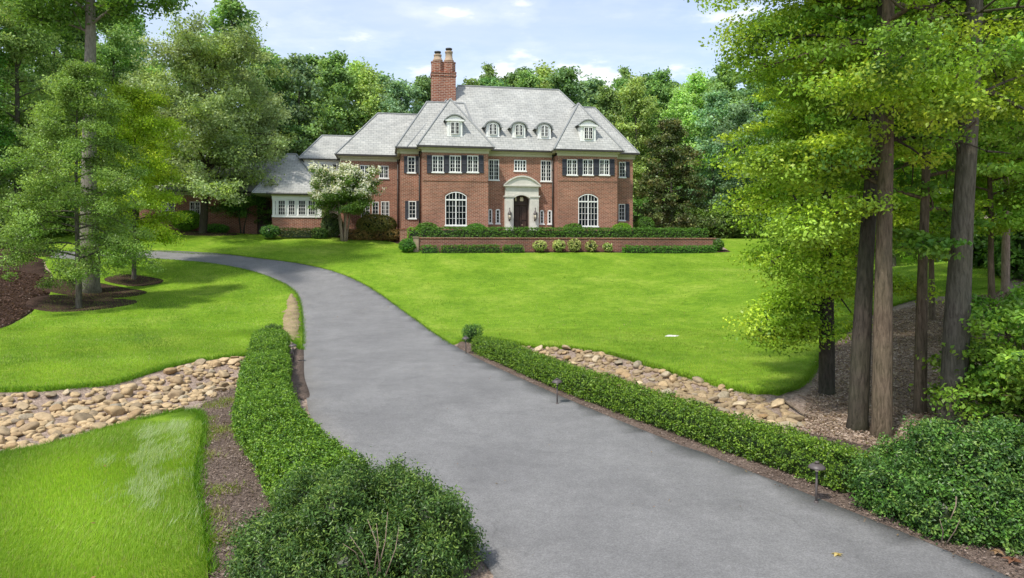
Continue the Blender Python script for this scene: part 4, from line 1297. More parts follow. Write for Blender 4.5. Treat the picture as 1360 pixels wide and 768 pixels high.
    cf.append(tuple(range(K))); cf.append(tuple(range(m*K, m*K+K))[::-1])
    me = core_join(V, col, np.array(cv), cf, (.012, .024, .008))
    o = link(name, me, M['box_leaf'])
    return tag(o, label, cat, group)
def sphere_pts(rng, n):
    return unit(rng.normal(size=(n, 3)))
def shrub(name, lobes, dens, L, seed, pal, label, spread=.09, nl=7, lumpamp=.08, group=None, cat='shrub', zcut=None, stems=None, core_shade=(.012, .022, .008), up=.35, asp=.55, depth=.0):
    """one shrub: overlapping lobes (x,y,z,rx,ry,rz), each covered in leafy shoots"""
    rng = np.random.default_rng(seed)
    PP, NN = [], []; cv = []; cf = []
    for i, (x, y, z, rx, ry, rz) in enumerate(lobes):
        area = 4*math.pi*((rx*ry)**1.6+(rx*rz)**1.6+(ry*rz)**1.6)**(1/1.6)/3**(1/1.6)
        n = int(area*dens*(.12 if lumpamp > .09 and i == 0 and len(lobes) > 12 else 1)); d = sphere_pts(rng, n)
        P = np.array((x, y, z))+d*(rx, ry, rz); N = unit(d/np.array((rx, ry, rz)))
        k = np.ones(n, bool)
        for j, (a, b, c, p, q, r) in enumerate(lobes):
            if j != i: k &= (((P-(a, b, c))/(p*.93, q*.93, r*.93))**2).sum(1) > (1 if not (lumpamp > .09 and j == 0) else .6)
        P, N = P[k], N[k]
        P = P+N*(lump(P, seed+i, 2.6/max(.3, rx)*1.0, lumpamp)+lump(P, seed+i+7, 7/max(.3, rx), lumpamp*.5))[:, None]
        if lumpamp > .09:
            hollow = lump(P, seed+31, 11, 1.0); P = P-N*(.16*sstep(.25, .9, hollow))[:, None]; kk = rng.random(len(P)) > .75*sstep(.35, .8, hollow)
            P, N = P[kk], N[kk]
        if depth: P = P-N*(rng.random(len(P))**2*depth)[:, None]
        k = P[:, 2] > (G(P[:, 0], P[:, 1])+.02 if zcut is None else zcut)
        PP.append(P[k]); NN.append(N[k])
        bm = bmesh.new(); bmesh.ops.create_icosphere(bm, subdivisions=2, radius=1)
        o0 = len(cv)
        for v in bm.verts: cv.append((x+v.co.x*rx*.76, y+v.co.y*ry*.76, z+v.co.z*rz*.76))
        for f in bm.faces: cf.append(tuple(o0+q.index for q in f.verts))
        bm.free()
    V, col = sprigs(rng, np.concatenate(PP), np.concatenate(NN), nl, spread, L, L*asp, pal, up)
    me = core_join(V, col, np.array(cv), cf, core_shade)  # core painted near black so the gaps between lobes look shaded
    if not stems:
        return tag(link(name, me, M['box_leaf']), label, cat, group)
    root = empty(name, (0, 0, 0), 0, label, cat, group)
    link('foliage', me, M['box_leaf'], root)
    for pts, r0 in stems:
        m = MB(); m.tube(pts, list(np.linspace(r0, r0*.35, len(pts))), 5)
        m.build('stem', M['bark_pale'], root)
    return root

HL = [(-7.95, 22.6), (-7.35, 20.6), (-6.35, 17.6), (-5.45, 15.0), (-4.72, 13.1), (-3.7, 11.2), (-2.75, 9.6), (-2.35, 8.9)]
hedge('boxwood_hedge', HL, .54, .60, 600, .042, 31, BOX, 'long clipped boxwood hedge along the left edge of the driveway', .06, rnd=.45)
HRf = [gp(*p) for p in ((625, 468), (700, 505), (800, 546), (900, 584), (1000, 620), (1120, 664))]
HR = [(x+.36*dx, y+.30) for (x, y), dx in zip(HRf, (1, 1, 1, 1, 1, 1))]
hedge('boxwood_hedge', HR, .36, .48, 600, .040, 32, BOX, 'long clipped boxwood hedge along the right edge of the driveway', .05, rnd=.4)
def lob(px, py, d, r, rz=None, ry=None):
    x, y, z = at(px, d, py); return (x, y, z, r, r if ry is None else ry, r if rz is None else rz)
# big loose bushes at the near ends of the hedges
def mound(cx_, cy_, rx, ry, h, n, r0, r1, seed, gap=.46):
    r = np.random.default_rng(seed); out = [(cx_, cy_, g(cx_, cy_)+h*.28, rx*.68, ry*.68, h*.38)]; pts = []
    while len(pts) < n:
        a, q = r.uniform(0, 6.283), r.random()**.5
        x, y = cx_+rx*q*math.cos(a)*.86, cy_+ry*q*math.sin(a)*.86
        if any(math.hypot(x-u, y-v) < gap for u, v in pts) and r.random() < .997: continue
        pts.append((x, y)); s = r.uniform(r0, r1)
        out.append((x, y, g(x, y)+h*(1-.50*q**2.2)-s*.75+r.uniform(-.12, .10), s, s, s*r.uniform(.8, 1.1)))
    for k in range(10):
        a = 6.283*k/10+r.uniform(-.2, .2); s = r.uniform(r0, r1)
        x, y = cx_+rx*.86*math.cos(a), cy_+ry*.86*math.sin(a); out.append((x, y, g(x, y)+s*r.uniform(.6, .9), s, s, s))
    return out
bl = mound(-1.66, 7.55, 1.15, 1.12, 1.06, 13, .25, .36, 3)
def st_(px, py, d, px2, py2, d2):
    a, b = Vector(at(px, d, py)), Vector(at(px2, d2, py2)); m_ = (a+b)/2+Vector((.03, 0, .02)); return [a, m_, b]
stems = [(st_(505, 760, 6.45, 488, 690, 6.5), .008), (st_(500, 765, 6.45, 515, 680, 6.6), .007), (st_(490, 765, 6.4, 465, 712, 6.35), .007), (st_(512, 765, 6.45, 530, 700, 6.6), .006), (st_(480, 750, 6.4, 455, 722, 6.3), .006), (st_(497, 755, 6.4, 500, 695, 6.45), .006)]
shrub('yew_bush', bl, 640, .044, 33, BLU, 'broad loose evergreen bush at the near end of the left hedge', .12, 11, .10, stems=stems, asp=.36, depth=.10, up=.9)
br_ = mound(6.25, 9.15, 1.42, 1.15, 1.06, 16, .26, .40, 8, .52)
stems2 = [(st_(1255, 725, 7.9, 1275, 690, 7.75), .008), (st_(1250, 725, 7.9, 1248, 690, 7.75), .008), (st_(1270, 660, 8.1, 1262, 690, 7.9), .01)]
shrub('holly_bush', br_, 480, .05, 34, BLU+[(.05, .13, .03)], 'broad loose evergreen bush at the near end of the right hedge', .12, 11, .10, stems=stems2, asp=.5, depth=.12)
x_, y_ = -8.35, 23.6; shrub('boxwood_ball', [(x_, y_, g(x_, y_)+.40, .34, .34, .30)], 900, .035, 35, BLU, 'round boxwood ball at the far end of the left driveway hedge')
x_, y_, _ = at(627, 24.4); shrub('boxwood_ball', [(x_, y_, g(x_, y_)+.33, .25, .25, .28)], 900, .035, 36, BLU, 'round boxwood ball at the far end of the right driveway hedge')

# path lights beside the drive
def path_light():
    r = empty('path_light', (0, 0, 0), 0, 'x', 'path light', 'bronze path lights along the driveway')
    m = MB(); m.tube([(0, 0, -.1), (0, 0, .50)], [.016, .016], 10); m.lathe([(.03, -.02), (.03, .03), (.018, .035)], 10); m.build('stake', M['metal'], r)
    m = MB(); m.lathe([(.115, .485), (.118, .492), (.105, .515), (.06, .545), (.03, .552), (.02, .47)], 20); m.lathe([(.02, .55), (.032, .556), (.030, .575), (.012, .582)], 12); m.build('lamp_hood', M['metal'], r)
    m = MB(); m.lathe([(.022, .44), (.028, .46), (.022, .485)], 10); m.build('bulb', M['lamp_glass'], r)
    return r
pl0 = path_light()
for k, (px, py, lb) in enumerate(((1084, 671, 'bronze path light beside the big bush, nearest to the camera'), (740, 538, 'bronze path light halfway along the right driveway hedge'), (619, 471, 'bronze path light at the far end of the right hedge'), (390.5, 482, 'bronze path light beside the far end of the left hedge'))):
    o = pl0 if k == 0 else copy_tree(pl0)
    x_, y_ = gp(px, py); o.location = (x_, y_, g(x_, y_)+.02); o.rotation_euler = (.02*(k-1), .03*(1-k), 0); o['label'] = lb

# planting in front of the house, in the house frame
DKB = [(.03, .085, .02), (.04, .11, .022), (.055, .14, .025)]
LTB = [(.055, .14, .018), (.075, .18, .022), (.10, .22, .03)]
hedge('terrace_hedge', [(hu(559, -3.9), -3.9), (4, -3.9), (hu(937, -3.9), -3.9)], .33, hz(700, 303.4, -3.9)-4.08, 110, .085, 41, DKB, 'long dark clipped hedge standing on the terrace behind the brick wall', .02, z=4.03, rnd=.25, spread=.1, frame=hw, nl=6)
for k, (a, b, lb) in enumerate(((559, 582.5, 'short low hedge block beside the left pier of the brick wall'), (586, 664.5, 'longest low hedge in front of the left half of the brick wall'), (667.5, 695, 'short low hedge block just left of the pale shrubs'), (827.5, 865, 'low hedge block just right of the pale shrubs'), (866, 950, 'low hedge at the right end of the brick wall'))):
    v = -5.05
    hedge('low_hedge', [(hu(a+2, v), v), ((hu(a, v)+hu(b, v))/2, v), (hu(b-2, v), v)], .28, .50, 150, .075, 42+k, DKB if k != 3 else LTB[:1]+DKB, lb, .03, rnd=.5, group='low hedges before the brick wall', spread=.08, frame=hw, nl=6)
def ball(px, py0, py1, v, pal, label, name='round_shrub', grp=None, wpx=None, sd=60, L=.08, dens=170, n=7):
    u = hu(px, v); x, y = hw(u, v); za, zb = hz(px, py1, v), hz(px, py0, v); rz = (zb-za)/2
    r = rz if wpx is None else wpx/F*y/2
    shrub(name, [(x, y, za+rz, r, r, rz)], dens, L, sd, pal, label, .09, n, .03, group=grp, zcut=min(za, zb)-.1)
ball(541, 318.5, 334, -4.9, DKB, 'round clipped shrub at the left pier of the brick wall', wpx=19, sd=61)
ball(953, 318.5, 332.5, -4.6, DKB, 'round clipped shrub at the right end of the brick wall', wpx=14, sd=62)
HY = [(.15, .20, .10), (.21, .26, .15), (.09, .15, .04), (.27, .30, .2)]
for k, (px, w_, t) in enumerate(((717, 17, 321), (742, 15, 320.5), (763, 15, 318.5), (785, 14, 321.5), (807, 11, 324))):
    ball(px, t, 332.5, -5.05, HY, ('leftmost', 'second from the left', 'middle', 'fourth from the left', 'smallest and rightmost')[k]+' of the five pale green hydrangeas before the brick wall', 'hydrangea', 'pale hydrangeas before the brick wall', w_, 70+k, .10, 120, 6)
for px, t, b_, v, w_, lb in ((567, 297, 310, -2.6, 26, 'dome shaped shrub at the left end of the terrace hedge'), (632, 298.5, 310, -2.2, 24, 'dome shaped shrub right of the left arched window'), (761, 298.5, 310, -2.2, 24, 'dome shaped shrub below the left side of the right arched window'), (826, 298, 310, -2.2, 22, 'pale dome shrub below the window right of the right arched window'), (856, 289, 309, 0.8, 22, 'dark round shrub just past the right corner of the house')):
    ball(px, t, b_, v, LTB if px == 826 else DKB, lb, wpx=w_, sd=int(px))
hedge('step_hedge', [(hu(544, -3.0), -3.0), (hu(550, -3.0), -3.0), (hu(556, -3.0), -3.0)], .4, 1.0, 130, .085, 81, LTB, 'pale green clipped hedge block stepping up to the terrace corner', .02, z=hz(550, 322, -3), rnd=.25, frame=hw)
# beds before the left wing
BRN = [(.11, .075, .04), (.15, .10, .055), (.08, .07, .03)]
ball(500, 286, 312, 1.2, [(.07, .075, .03), (.11, .10, .045), (.05, .065, .022)], 'wide brownish green mounded shrub below the wing windows', wpx=50, sd=90, L=.09, dens=150)
for k, (px, w_) in enumerate(((466, 13), (478, 15), (490, 14), (506, 15), (519, 16), (529, 10))):
    ball(px, 305.5, 318.5, .6, BRN, ('first', 'second', 'third', 'fourth', 'fifth', 'last')[k]+' in the row of low brown shrubs below the wing, counted from the left', grp='low brown shrubs below the wing', wpx=w_+3, sd=92+k)
ball(359, 300.5, 314.5, .5, BLU, 'dark round shrub at the left corner of the white window bay', wpx=24, sd=99)
ball(424, 303.5, 317, .7, BLU, 'grey green round shrub at the right corner of the white window bay', wpx=20, sd=100)
hedge('low_hedge', [(hu(374, .7), .7), (hu(395, .7), .7), (hu(413, .7), .7)], .3, .62, 150, .08, 101, [(.035, .05, .02), (.055, .065, .03)], 'low dark hedge below the white window bay', .03, z=hz(394, 315.5, .7), rnd=.5, frame=hw)
ball(441, 285, 314, 1.6, [(.03, .055, .03), (.05, .075, .04)], 'dark tall shrub behind the white flowering tree', wpx=26, sd=102)
ball(287, 299, 309, 6.6, DKB, 'dark low shrub before the garage wing, beside the mulch ring', wpx=30, sd=103)
ball(248, 281, 305, 6.4, LTB, 'pale green rounded shrub before the garage wing windows', wpx=34, sd=104)

# ------------------------------------------------------------------ trees
def tree_meshes(seed, H, r0, base, R, prof, nlimb, nleaf, L, cr, flat=.6, rise=.5, droop=.15, pal=((.06, .13, .02),), lean=(0, 0), wob=.03, stems=1, nsub=4, topfrac=.97, up=.6, cvar=.22, asp=.6, sparse=1.0, side=None, cl=None):
    """returns (trunk mesh builder, leaf V, leaf colours); foot at the origin.
    prof(t): limb length as a share of R at crown height t (0..1); clumps of leaves sit along the outer twigs"""
    rng = np.random.default_rng(seed); rr_ = random.Random(seed)
    tm = MB(); clumps = []
    tops = []
    for s in range(stems):
        a0 = 2*math.pi*s/stems+.4
        n = 11; pts = []; off = Vector((0, 0, 0))
        for k in range(n):
            f = k/(n-1)
            off += Vector((rng.normal()*wob*H/n, rng.normal()*wob*H/n, 0))
            sp = 0 if stems == 1 else (.10+.42*f)*R*.62
            pts.append(Vector((lean[0]*f*H, lean[1]*f*H, -.25 if k == 0 else f*H*topfrac))+off*min(1, f*3)+Vector((math.cos(a0), math.sin(a0), 0))*sp)
        rad = [r0*(1.45 if k == 0 else 1.12 if f_ < .12 and k == 1 else 1)*(1-.86*f_) for k, f_ in enumerate(np.linspace(0, 1, n))]
        if stems == 1:
            pts.insert(1, pts[0].lerp(pts[1], .25)); rad.insert(1, r0*1.08)
        tm.tube(pts, rad, 10 if r0 > .12 else 7)
        tops.append((pts, rad))
    def trunk_at(s, z):
        pts, rad = tops[s]
        for k in range(len(pts)-1):
            if pts[k+1].z >= z or k == len(pts)-2:
                q = (z-pts[k].z)/max(1e-6, pts[k+1].z-pts[k].z); return pts[k].lerp(pts[k+1], max(0, min(1, q))), rad[k]+(rad[k+1]-rad[k])*q
    ga = rng.uniform(0, 6.28)
    for i in range(nlimb):
        s = i % stems
        t = (i+.5*rng.random())/nlimb
        z = H*(base+(topfrac-base)*t*.98)
        ga += 2.39996+rng.normal()*.35
        if side is not None and rng.random() < side[1]: ga2 = side[0]+rng.normal()*.6
        else: ga2 = ga
        ln = R*prof(t)*rng.uniform(.75, 1.15)
        p, r_ = trunk_at(s, z)
        el = rise*(1-.3*t)+.5*t*t+rng.normal()*.12
        d = Vector((math.cos(ga2)*math.cos(el), math.sin(ga2)*math.cos(el), math.sin(el)))
        q = [p]; m = 6
        for k in range(1, m+1):
            d = (d+Vector((rng.normal()*.10, rng.normal()*.10, rng.normal()*.08-droop*k/m*.5))).normalized()
            q.append(q[-1]+d*ln/m)
        rb = max(.012, min(r_*.5, ln*.022+.008))
        tm.tube(q, [rb*(1-.85*k/m) for k in range(m+1)], 5, cap=False)
        for k in range(2, m+1):
            clumps.append((q[k], .55+.5*k/m))
        for j in range(nsub):
            k = rr_.randint(1, m); b = q[k]
            sd_ = Vector((rng.normal(), rng.normal(), rng.normal()*.5+.1)).normalized()
            d2 = ((q[min(m, k+1)]-q[k-1]).normalized()*.7+sd_*.85).normalized()
            l2 = ln*rng.uniform(.25, .5)*(1.15-.5*k/m)
            e = [b]
            for w_ in range(3):
                d2 = (d2+Vector((rng.normal()*.12, rng.normal()*.12, -droop*.25))).normalized(); e.append(e[-1]+d2*l2/3)
            tm.tube(e, [rb*.5, rb*.4, rb*.28, rb*.12], 4, cap=False)
            clumps.append((e[-1], 1.0)); clumps.append((e[-2], .8))
    for s in range(stems): clumps.append((tops[s][0][-1], .8))
    C = np.array([tuple(c[0]) for c in clumps]); wts = np.array([c[1] for c in clumps])
    keep = rng.random(len(C)) < sparse
    if cl is not None: keep &= cl(C)
    C, wts = C[keep], wts[keep]
    i = rng.choice(len(C), nleaf, p=wts/wts.sum())
    rad_ = cr*wts*rng.uniform(.7, 1.25, len(C))
    dv = rng.normal(size=(nleaf, 3)); dv /= np.maximum(np.linalg.norm(dv, axis=1, keepdims=True), 1e-6)
    rho = rng.random(nleaf)**.5
    off = dv*(rho*rad_[i])[:, None]*np.array((1, 1, flat))
    # twiggy texture: pull leaves toward a few strands of each clump
    P = C[i]+off
    nrm = unit(rng.normal(size=(nleaf, 3))*.75+np.array((0, 0, up))+dv*.35)
    pal = np.array(pal); ct = rng.integers(0, len(pal), len(C)); mixr = rng.random((len(C), 1))
    cc = pal[ct]*mixr+pal[rng.integers(0, len(pal), len(C))]*(1-mixr)
    cc = cc*(1+cvar*rng.normal(size=(len(C), 1))).clip(.5, 1.7)
    col = cc[i]*rng.uniform(.75, 1.3, (nleaf, 1))
    l_ = L*rng.uniform(.65, 1.35, nleaf)
    V = leaf_verts(rng, P, nrm, l_, l_*asp, .14)
    return tm, V, col
def make_tree(name, loc, label, bark='bark', leaf='leaf', group=None, cat='tree', rz=0, blossom=None, **kw):
    tm, V, col = tree_meshes(**kw)
    r = empty(name, loc, rz, label, cat, group)
    tm.build('trunk', M[bark], r)
    link('crown', quads_mesh('crown', V, 4, col), M[leaf], r)
    if blossom:
        n, size, zmin, c_, sd = blossom
        rng = np.random.default_rng(sd)
        P = V.reshape(-1, 4, 3).mean(1); out = np.hypot(P[:, 0], P[:, 1])+P[:, 2]*.55
        cand = np.where(P[:, 2] > zmin)[0]; cand = cand[np.argsort(-out[cand])][:len(cand)//2]
        ctr = P[rng.choice(cand, n)]
        i = np.repeat(np.arange(n), 14)
        Q = ctr[i]+rng.normal(size=(len(i), 3))*size*.6+np.array((0, 0, size*.8))
        N = unit(rng.normal(size=(len(i), 3))+np.array((0, -.3, .8)))
        cl_ = np.array(c_)*rng.uniform(.8, 1.15, (len(i), 1))
        link('blossom', quads_mesh('blossom', leaf_verts(rng, Q, N, size*.75, size*.6), 4, cl_), M['petal'], r)
    return r
rnd_ = lambda t: math.sin(math.pi*(.14+.80*t))**.7
oval = lambda t: (1-abs(2*t-.9)**2.2*.75) if t < .95 else .4
cone = lambda t: (1-t)**.8*.95+.08
broad = lambda t: (.55+.45*math.sin(math.pi*min(1, t*1.3)))*(1-t**3*.6)
GREEN = ((.065, .135, .022), (.085, .165, .028), (.05, .11, .022), (.105, .185, .03))
DEEP = ((.04, .10, .022), (.055, .125, .026), (.035, .085, .02), (.08, .15, .03))
BLUE = ((.07, .14, .06), (.09, .165, .075), (.055, .115, .05), (.11, .18, .08))
GREY = ((.145, .19, .10), (.175, .225, .125), (.11, .155, .08), (.215, .255, .155), (.2, .26, .08))
YEL = ((.14, .225, .02), (.18, .26, .024), (.095, .175, .02), (.225, .285, .03))
LITE = ((.13, .215, .03), (.16, .245, .04), (.105, .18, .03))
OLIVE = ((.05, .075, .03), (.07, .092, .036), (.036, .058, .024), (.115, .11, .055))

# the woods behind: four kinds grown once, then copied
W = {}
W['green'] = dict(seed=201, H=20, r0=.26, base=.10, R=4.3, prof=broad, nlimb=34, nleaf=15000, L=.36, cr=1.15, pal=GREEN, rise=.5)
W['blue'] = dict(seed=202, H=20, r0=.24, base=.06, R=4.0, prof=rnd_, nlimb=36, nleaf=15000, L=.36, cr=1.1, pal=BLUE, rise=.35, droop=.3)
W['lite'] = dict(seed=203, H=20, r0=.22, base=.18, R=3.6, prof=oval, nlimb=32, nleaf=14000, L=.34, cr=1.1, pal=LITE, rise=.7)
W['deep'] = dict(seed=204, H=20, r0=.28, base=.08, R=4.6, prof=broad, nlimb=34, nleaf=15000, L=.36, cr=1.2, pal=DEEP, rise=.45)
W['tall'] = dict(seed=205, H=22, r0=.25, base=.35, R=3.0, prof=oval, nlimb=30, nleaf=11000, L=.32, cr=.85, pal=GREEN, rise=.75, sparse=.8)
W['near'] = dict(seed=206, H=20, r0=.24, base=.10, R=4.2, prof=broad, nlimb=40, nleaf=42000, L=.19, cr=1.0, pal=GREEN+LITE, rise=.45, nsub=5)
W['near2'] = dict(seed=207, H=20, r0=.22, base=.14, R=3.8, prof=rnd_, nlimb=40, nleaf=40000, L=.18, cr=.95, pal=DEEP+GREEN, rise=.4, nsub=5)
PROTO = {}
def woods(kind, px, d, top=None, Hh=None, label=None, group=None, wscale=1.0, k=0, name='woodland_tree'):
    x = (px-680)/F*d; z = g(x, d)
    if kind not in PROTO:
        o = make_tree(name, (0, 0, 0), 'x', 'bark', 'leaf' if kind == 'near2' else 'leaf_hazed', **W[kind]); PROTO[kind] = o
    else: o = copy_tree(PROTO[kind])
    if Hh is None: Hh = EYE+(HZ-top)*d/F-z
    s = Hh/W[kind]['H']
    o.location = (x, d, z); o.scale = (s*wscale, s*wscale, s); o.rotation_euler = (0, 0, (px*.7+d*1.3) % 6.28)
    o['label'] = label
    if group: o['group'] = group
    elif 'group' in o: del o['group']
    return o
BEH = 'trees of the wood behind the house'
FR = [  # front row: kind, column, depth, top row, label
 ('green', 352, 76, 62, 'green woodland tree just right of the tall bare topped tree, behind the left wing'),
 ('blue', 398, 78, 72, 'bluish green woodland tree rising above the small left roof with white wall'),
 ('green', 446, 77, 68, 'mid green woodland tree above the left wing ridge'),
 ('lite', 492, 79, 92, 'paler green woodland tree between the left wing roof and the chimney'),
 ('blue', 535, 76, 104, 'bluish green woodland tree close left of the chimney'),
 ('deep', 566, 84, 98, 'deep green woodland tree directly behind the chimney'),
 ('deep', 655, 80, 100, 'deep green woodland tree showing over the left half of the main ridge'),
 ('green', 700, 82, 92, 'mid green woodland tree showing over the middle of the main ridge'),
 ('deep', 752, 80, 86, 'tall deep green woodland tree behind the right end of the main ridge'),
 ('green', 806, 78, 112, 'mid green woodland tree above the right pavilion roof'),
 ('lite', 842, 76, 104, 'pale green woodland tree right of the roof, with bare pale limbs'),
 ('green', 878, 80, 92, 'mid green woodland tree above the brown green magnolia'),
 ('lite', 905, 74, 120, 'yellowish green woodland tree directly behind the magnolia top'),
 ('blue', 948, 72, 118, 'bluish green woodland tree just right of the magnolia'),
 ('blue', 985, 69, 132, 'bluish green drooping tree at the right edge of the lawn'),
 ('deep', 1022, 72, 96, 'deep green woodland tree behind the right edge of the lawn'),
 ('green', 962, 82, 84, 'tall mid green woodland tree above the bluish trees'),
]
for k_, p_, d_, t_, lb in FR: woods(k_, p_, d_, t_, label=lb, group=BEH)
rng0 = np.random.default_rng(77)
for k in range(16):   # second row, seen only through gaps and over the tops
    px = 330+k*46+rng0.uniform(-10, 10); d = 92+rng0.uniform(-3, 6)
    woods(('deep', 'green', 'blue', 'tall')[k % 4], px, d, 92+rng0.uniform(-4, 22)+(14 if 560 < px < 640 else 0), label='woodland tree of the second row behind the house, mostly hidden by nearer trees', group='second row of the wood behind the house')
woods('tall', 300, 70, -14, label='tallest tree in the wood, with a thin open top against the sky', wscale=1.25)
for k, (px, t) in enumerate(((372, 76), (424, 72), (470, 84), (515, 96), (630, 103), (678, 97), (726, 90), (780, 98), (828, 104), (860, 96), (925, 100), (1000, 90))):
    woods(('green', 'deep', 'lite', 'blue')[k % 4], px, 86+(k*7) % 4, t, label='woodland tree of the second row behind the house, mostly hidden by nearer trees', group='second row of the wood behind the house', wscale=1.15)
LW = [
 ('near2', -60, 44, -30, 'dark green woodland tree on the mulch bank at the left edge'), ('near', 22, 47, -60, 'broad green woodland tree with a dark leaning stem above the mulch bank'),
 ('near2', 70, 54, -20, 'dark green woodland tree behind the big pale trunk'), ('near', 150, 58, 0, 'green woodland tree right of the big pale trunk, tall against the sky'),
 ('near', 172, 62, 20, 'green woodland tree left of the sky gap'), ('near2', -10, 60, -20, 'deep green woodland tree far behind the mulch bank'), ('deep', 105, 72, 10, 'deep green tree at the back of the left wood'),
 ('green', 208, 76, 78, 'mid green tree at the back of the left wood beside the sky gap'), ('blue', 40, 80, 0, 'bluish green tree at the back of the left wood'), ('green', -60, 72, 0, 'mid green tree at the far left back of the wood'),
 ('deep', 250, 84, 70, 'deep green tree in the gap behind the grey green lawn tree'), ('near2', -150, 50, -60, 'dark green woodland tree outside the left edge of the mulch bank')]
for k_, p_, d_, t_, lb in LW: woods(k_, p_, d_, t_, label=lb, group='trees of the left wood')
RW = [
 ('near', 1075, 50, 40, 'pale green woodland tree behind the yellow green understory tree'), ('deep', 1120, 60, 10, 'deep green woodland tree behind the twin trunks'),
 ('near', 1185, 46, 0, 'bright green woodland tree between the brown trunk and the thin trunk'), ('near2', 1255, 52, 0, 'dark green woodland tree behind the thick furrowed trunk'),
 ('near', 1320, 40, 0, 'bright green woodland tree at the right edge of the picture'), ('near2', 1400, 34, -100, 'deep green woodland tree beyond the right edge'),
 ('near', 1290, 62, 20, 'green woodland tree deep in the right wood'), ('deep', 1200, 72, 20, 'deep green tree at the back of the right wood'), ('green', 1090, 74, 70, 'mid green tree at the back of the right wood near the lawn'),
 ('green', 1350, 70, 0, 'mid green tree at the far back of the right wood'), ('deep', 1420, 54, 0, 'deep green tree far back beyond the right edge')]
for k_, p_, d_, t_, lb in RW: woods(k_, p_, d_, t_, label=lb, group='trees of the right wood')
# undergrowth closing the foot of the woods
us_ = [(.04, .095, .025), (.06, .13, .03), (.08, .15, .045), (.035, .08, .022)]
for k, (px, d, w_, h_) in enumerate(((850, 71, 3, 3.6), (915, 69, 3.4, 3), (960, 67, 3, 2.6), (1000, 68, 3.4, 2.2), (1045, 69, 3.4, 3), (1100, 62, 3.5, 3), (1180, 58, 4, 2.8), (1260, 50, 3.6, 2.6), (1340, 45, 3.4, 2.8), (1410, 40, 3, 2.6), (1335, 33, 2.2, 1.9), (1300, 44, 2.6, 2.0), (1375, 30, 2.2, 2.2), (1225, 56, 3, 2.2), (-40, 44, 3, 2.8), (35, 48, 2.6, 2.6), (90, 62, 3, 3.2), (150, 68, 3.4, 3.6), (215, 72, 3.5, 3.6), (20, 66, 3.5, 3.8), (-60, 64, 3.6, 4), (300, 76, 3.6, 4))):
    x, y, z = at(px, d); r = np.random.default_rng(300+k)
    lobes = [(x+r.uniform(-1, 1)*w_*.5, y+r.uniform(-1, 1), z+h_*r.uniform(.3, .55), w_*r.uniform(.45, .65), w_*.5, h_*r.uniform(.42, .6)) for _ in range(4)]
    side_ = 'right of the house lawn' if px > 800 else 'in the left wood'
    shrub('undergrowth_bush', lobes, 26, .24, 300+k, us_, 'leafy undergrowth bush at the foot of the wood '+side_, .3, 6, .25, group='undergrowth '+side_, core_shade=(.015, .03, .01))

# single trees on the lawns
x, y = gp(119, 389)
make_tree('tulip_tree', (x, y, g(x, y)), 'tall tree with the thickest pale grey trunk, in a mulch ring on the left lawn', 'bark_light', seed=401, H=27, r0=.46, base=.50, R=6.0, prof=broad, nlimb=34, nleaf=46000, L=.20, cr=1.2, pal=GREEN+DEEP, rise=.35, nsub=5, wob=.012)
x, y = gp(105, 412)
make_tree('young_cedar', (x, y, g(x, y)), 'slender feathery grey green tree with a thin stem before the thick pale trunk', seed=402, H=11.8, r0=.13, base=.17, R=3.4, prof=lambda t: .55+.5*math.sin(math.pi*min(1, .25+t*.8))-.35*t, nlimb=54, nleaf=85000, L=.105, cr=.6, flat=.6, pal=((.10, .18, .045), (.13, .215, .065), (.075, .145, .03), (.165, .25, .075)), rise=.15, droop=.5, nsub=5, wob=.02, asp=.5)
x, y = gp(178, 373)
make_tree('young_maple', (x, y, g(x, y)), 'small bright yellow green tree in the right hand mulch ring on the left lawn', seed=403, H=10.6, r0=.12, base=.18, R=3.1, prof=rnd_, nlimb=42, nleaf=60000, L=.12, cr=.7, pal=((.17, .255, .024), (.22, .30, .03), (.12, .205, .022), (.27, .33, .03)), rise=.4, droop=.25, nsub=5, wob=.02)
x, y, z = at(269, 53.6)
make_tree('lawn_oak', (x, y, z), 'broad grey green tree in a mulch ring before the garage wing', 'bark_dark', seed=404, H=14.6, r0=.30, base=.21, lean=(.07, 0), R=6.5, prof=lambda t: max(.82-.25*t if t < .3 else 0, rnd_(t)), nlimb=52, nleaf=95000, L=.20, cr=1.1, pal=GREY, rise=.32, droop=.28, nsub=6, wob=.015)
x, y = hw(hu(321, 6.0), 6.0)
make_tree('small_dogwood', (x, y, hz(321, 308.5, 6)), 'small dark green spreading tree with forked stems before the garage wall', 'bark_dark', stems=3, seed=405, H=2.7, r0=.06, base=.45, R=2.0, prof=lambda t: 1-.5*t*t, nlimb=22, nleaf=9000, L=.13, cr=.42, flat=.5, pal=DEEP, rise=.3, nsub=4)
x, y = hw(hu(457, -.3), -.3)
make_tree('crape_myrtle', (x, y, g(x, y)), 'white flowering tree with several pale stems before the left wing', 'bark_pale', stems=5, seed=406, H=4.75, r0=.085, base=.42, R=2.35, prof=lambda t: 1-.45*t*t, nlimb=52, nleaf=36000, L=.13, cr=.52, flat=.6, pal=((.05, .10, .022), (.07, .135, .03), (.09, .15, .04)), rise=.45, nsub=4, blossom=(620, .20, 3.0, (.74, .75, .60), 9))
x, y, z = at(891, 60)
make_tree('magnolia', (x, y, z), 'dense brown green cone shaped magnolia right of the house', 'bark', seed=407, H=10.6, r0=.2, base=.04, R=3.4, prof=lambda t: (1-t)**.6*.9+.12, nlimb=60, nleaf=26000, L=.22, cr=.62, pal=OLIVE, rise=.25, nsub=5, cvar=.35)


